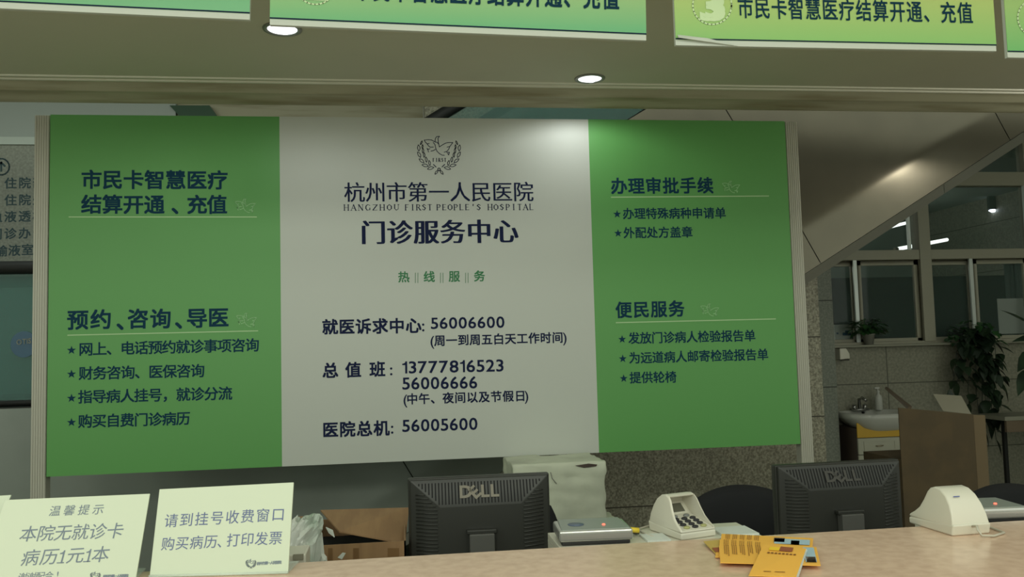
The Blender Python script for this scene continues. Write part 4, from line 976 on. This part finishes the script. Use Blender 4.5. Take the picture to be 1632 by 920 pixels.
th = thing('tape_dispenser', 'small cream plastic device at the counter edge right of the notice stands', 'device', (-.235, 1.955, .75))
a, b = atY(463, 881, 1.98), atY(489, 880, 1.98)
MB().box((a.x-.02, 1.96, .75), (b.x, 2.05, a.z)).build('device_body', M['cream'], th, bevel=.004)
c_ = atY(467, 885, 1.955); MB().box((c_.x, 1.957, c_.z-.012), (c_.x+.022, 1.962, c_.z)).build('device_slot', M['cartonin'], th)

# ------------------------------------------------------------ notice stands on the counter
def stand(name, label, BL, BR, TLp, TRp, lean):
    BL, BR = Vector(BL), Vector(BR); ex = (BR-BL).normalized(); back = Vector((-ex.y, ex.x, 0)); ez = (Vector((0, 0, 1))*math.cos(lean)+back*math.sin(lean)).normalized()
    P = Plane(BL, ex, ez); TL, TR = P.hit(*TLp), P.hit(*TRp)
    th = thing(name, label, 'notice stand', tuple((BL+BR)/2), group='notice stands on the counter')
    up_ = lambda p: p
    MB().slab([BL, BR, TR, TL], .004).build('notice_sheet', M['paper'], th, bevel=.0008)
    g = .0015; n = P.n
    # foot of the acrylic stand reaching back and a front lip
    MB().slab([BL+back*.005-n*0, BR+back*.005, BR+back*.10, BL+back*.10], .003).build('acrylic_foot', M['acrylic'], th) if False else MB().box((0, .004, .0005), (((BR-BL).length), .09, .0035), Matrix.Translation(BL) @ Matrix(((ex.x, back.x, 0, 0), (ex.y, back.y, 0, 0), (0, 0, 1, 0), (0, 0, 0, 1)))).build('acrylic_foot', M['acrylic'], th)
    MB().tube([BL+n*.003+ez*.002, BR+n*.003+ez*.002], .0028, 8).build('front_lip', M['acrylic'], th, smooth=True)
    return th, P
BLc, BRc = atZ(238, 921, 1.1), atZ(459, 915, 1.1)
BLc.z = BRc.z = 1.1005
th3, P3 = stand('notice_stand', 'cream notice stand with two lines of blue characters, nearest the carton', BLc, BRc, (254, 780), (468, 769), R(20))
t = MB()
cn(t, P3, '请到挂号收费窗口', (273, 830), (443.5, 820), 22.5, 0, lift=.0006); cn(t, P3, '购买病历', (268, 867), (336, 863.5), 22, 0, lift=.0006)
cn(t, P3, '、', (357, 863), (357, 863), 22, 0, lift=.0006); cn(t, P3, '打印发票', (372, 861), (439.5, 857.5), 22, 0, lift=.0006)
t.build('lettering', M['papertext'], th3, clean=False)
t = MB(); emblem(t, P3, (400, 899), .0195, .55, word=False)
cn(t, P3, '杭州市第一人民医院', (412, 898.5), (446, 896.5), 5.5, .03, lift=.0006); t.build('emblem', M['papertext2'], th3, clean=False)
# second stand
lean2 = R(24)
BRc = atZ(216, 926, 1.1); BLc = BRc+Vector((-.30, -.018, 0)); BRc.z = BLc.z = 1.1005
th2, P2 = stand('notice_stand', 'cream notice stand with slanted grey characters, second from the left edge', BLc, BRc, (8, 797), (239, 787), lean2)
t = MB(); SH = .12
cn(t, P2, '温馨提示', (88, 814.5), (157, 812), 17.5, 0, lift=.0006, shear=SH)
cn(t, P2, '本院无就诊卡', (46, 851), (184, 846), 26.5, 0, lift=.0006, shear=SH)
cn(t, P2, '病历', (49, 889), (79, 887.5), 27, 0, lift=.0006, shear=SH); cn(t, P2, '元', (121, 885), (121, 885), 27, 0, lift=.0006, shear=SH); cn(t, P2, '本', (161, 883.5), (161, 883.5), 27, 0, lift=.0006, shear=SH)
for x, y in ((98, 888), (140, 886)): pxline(t, P2, [(x-7, y+9.6), (x+3.5, y+9.1)], 1.6, .0006)
for x, y in ((98, 888), (140, 886)): latin(t, P2, '1', (x-3.2, y), (x+3.2, y), 20, 0, .0006, shear=SH, nat=True)
cn(t, P2, '谢谢配合', (36, 920), (78, 918), 14, 0, lift=.0006, shear=SH); latin(t, P2, '!', (91, 917), (93, 917), 11, 0, .0006, nat=True)
t.build('lettering', M['papertext2'], th2, clean=False)
t = MB(); emblem(t, P2, (152, 919), .019, .5, word=False); cn(t, P2, '杭州市第一人民医院', (167, 919), (202, 918), 5.5, .03, lift=.0006); t.build('emblem', M['papertext2'], th2, clean=False)
BRc = atZ(-12, 926, 1.1)+Vector((-.02, -.045, 0)); BLc = BRc+Vector((-.25, -.02, 0)); BRc.z = BLc.z = 1.1005
th1, P1 = stand('notice_stand', 'leftmost notice stand, only its blank right corner showing at the frame edge', BLc, BRc, (-200, 802), (18, 789), lean2)

# ------------------------------------------------------------ brochures on the counter
def leaflet(name, label, quad, z, m_, pz=(0, 0, 0, 0), thick=.0012):
    q = [atZ(px, py, z+dz) for (px, py), dz in zip(quad, pz)]     # BL, BR, TR, TL
    c = sum(q, Vector())/4; c.z = z-thick
    th = thing(name, label, 'brochure', c, group='orange brochures fanned on the counter')
    MB().slab(q, thick).build('sheet', m_, th)
    def uv(u, v, l=.0016):
        p = q[0].lerp(q[1], u).lerp(q[3].lerp(q[2], u), v); return p+Vector((0, 0, l))
    return th, uv
def patch(th, uv, u0, v0, u1, v1, m_, nm='photo_print'): MB().quad(uv(u0, v0), uv(u1, v0), uv(u1, v1), uv(u0, v1)).build(nm, m_, th)
def dashes(th, uv, cols, u0, v0, u1, v1, wob=.5):
    mb = MB(); random.seed(int(u0*100+v0*10)+3)
    for c_ in range(cols):
        for k in range(3):
            u = u0+(u1-u0)*(c_+k*.24)/cols; L = rnd(wob, 1)
            segs = 7; v = v1
            for s_ in range(segs):
                va = v1-(v1-v0)*L*s_/segs; vb = va-(v1-v0)*L/segs*.62
                mb.quad(uv(u, vb), uv(u+.010, vb), uv(u+.010, va), uv(u, va))
    mb.build('print_columns', M['brown'], th)
z = 1.1012
t_, uv = leaflet('brochure', 'dull folded brochure poking out at the left of the fanned pile', [(1142, 885), (1180, 883), (1172, 858), (1121, 863)], z+.001, M['orangedull'], (0, 0, 0, .006))
patch(t_, uv, .05, .15, .35, .45, M['photored'])
t_, uv = leaflet('brochure', 'orange brochure peeking out beneath the left side of the fanned pile', [(1140, 888), (1290, 893), (1290, 870), (1143, 868)], z+.0028, M['orange'])
t_, uv = leaflet('brochure', 'orange brochure with printed columns, rearmost of the fanned pile', [(1147, 874), (1294, 880), (1296, 858), (1150, 851)], z+.0046, M['orange'])
dashes(t_, uv, 5, .05, .55, .45, .95, .8); patch(t_, uv, .59, .42, .97, .80, M['photosky']); patch(t_, uv, .585, .55, .70, .86, M['photodark']); patch(t_, uv, .77, .42, .86, .70, M['photored'])
t_, uv = leaflet('brochure', 'orange brochure with printed columns, second from the rear of the pile', [(1146, 886), (1286, 893), (1290, 871), (1147, 860)], z+.0064, M['orange'])
dashes(t_, uv, 5, .05, .55, .50, .97, .8)
t_, uv = leaflet('brochure', 'wide orange brochure with text columns and a small tower photo', [(1148, 897), (1308, 901.5), (1301, 872), (1146, 870)], z+.0082, M['orange'])
dashes(t_, uv, 5, .05, .30, .46, .98, .6); patch(t_, uv, .86, .12, .97, .92, M['photosky']); patch(t_, uv, .87, .12, .965, .40, M['photodark'])
t_, uv = leaflet('brochure', 'folded orange brochure with cover photo, nearest and uppermost of the pile', [(1193, 917.5), (1269, 920), (1285, 874.5), (1217, 868)], z+.010, M['orange'], (0, 0, .010, .008))
patch(t_, uv, .18, .80, .42, .92, M['photoyellow']); patch(t_, uv, .42, .80, .72, .96, M['photored'], 'photo_print')
mb = MB()
for i in range(8): mb.quad(uv(.18+i*.085, .69), uv(.235+i*.085, .69), uv(.235+i*.085, .735), uv(.18+i*.085, .735))
for a, b in ((.28, .44), (.52, .74)): mb.quad(uv(a, .11), uv(b, .11), uv(b, .125), uv(a, .125))
mb.build('cover_print', M['brown'], t_)
q = [atZ(1269, 920, z+.010), atZ(1273, 920, z+.004), atZ(1287, 877, z+.014), atZ(1285, 874.5, z+.020)]
MB().slab(q, .001).build('inner_page', M['paper2'], t_)

bpy.data.objects.remove(_go)
for m in bpy.data.materials:
    if m.node_tree and m.name.startswith(('window_glass', 'balustrade_glass', 'clear_acrylic')): m.surface_render_method = 'BLENDED' if hasattr(m, 'surface_render_method') else None
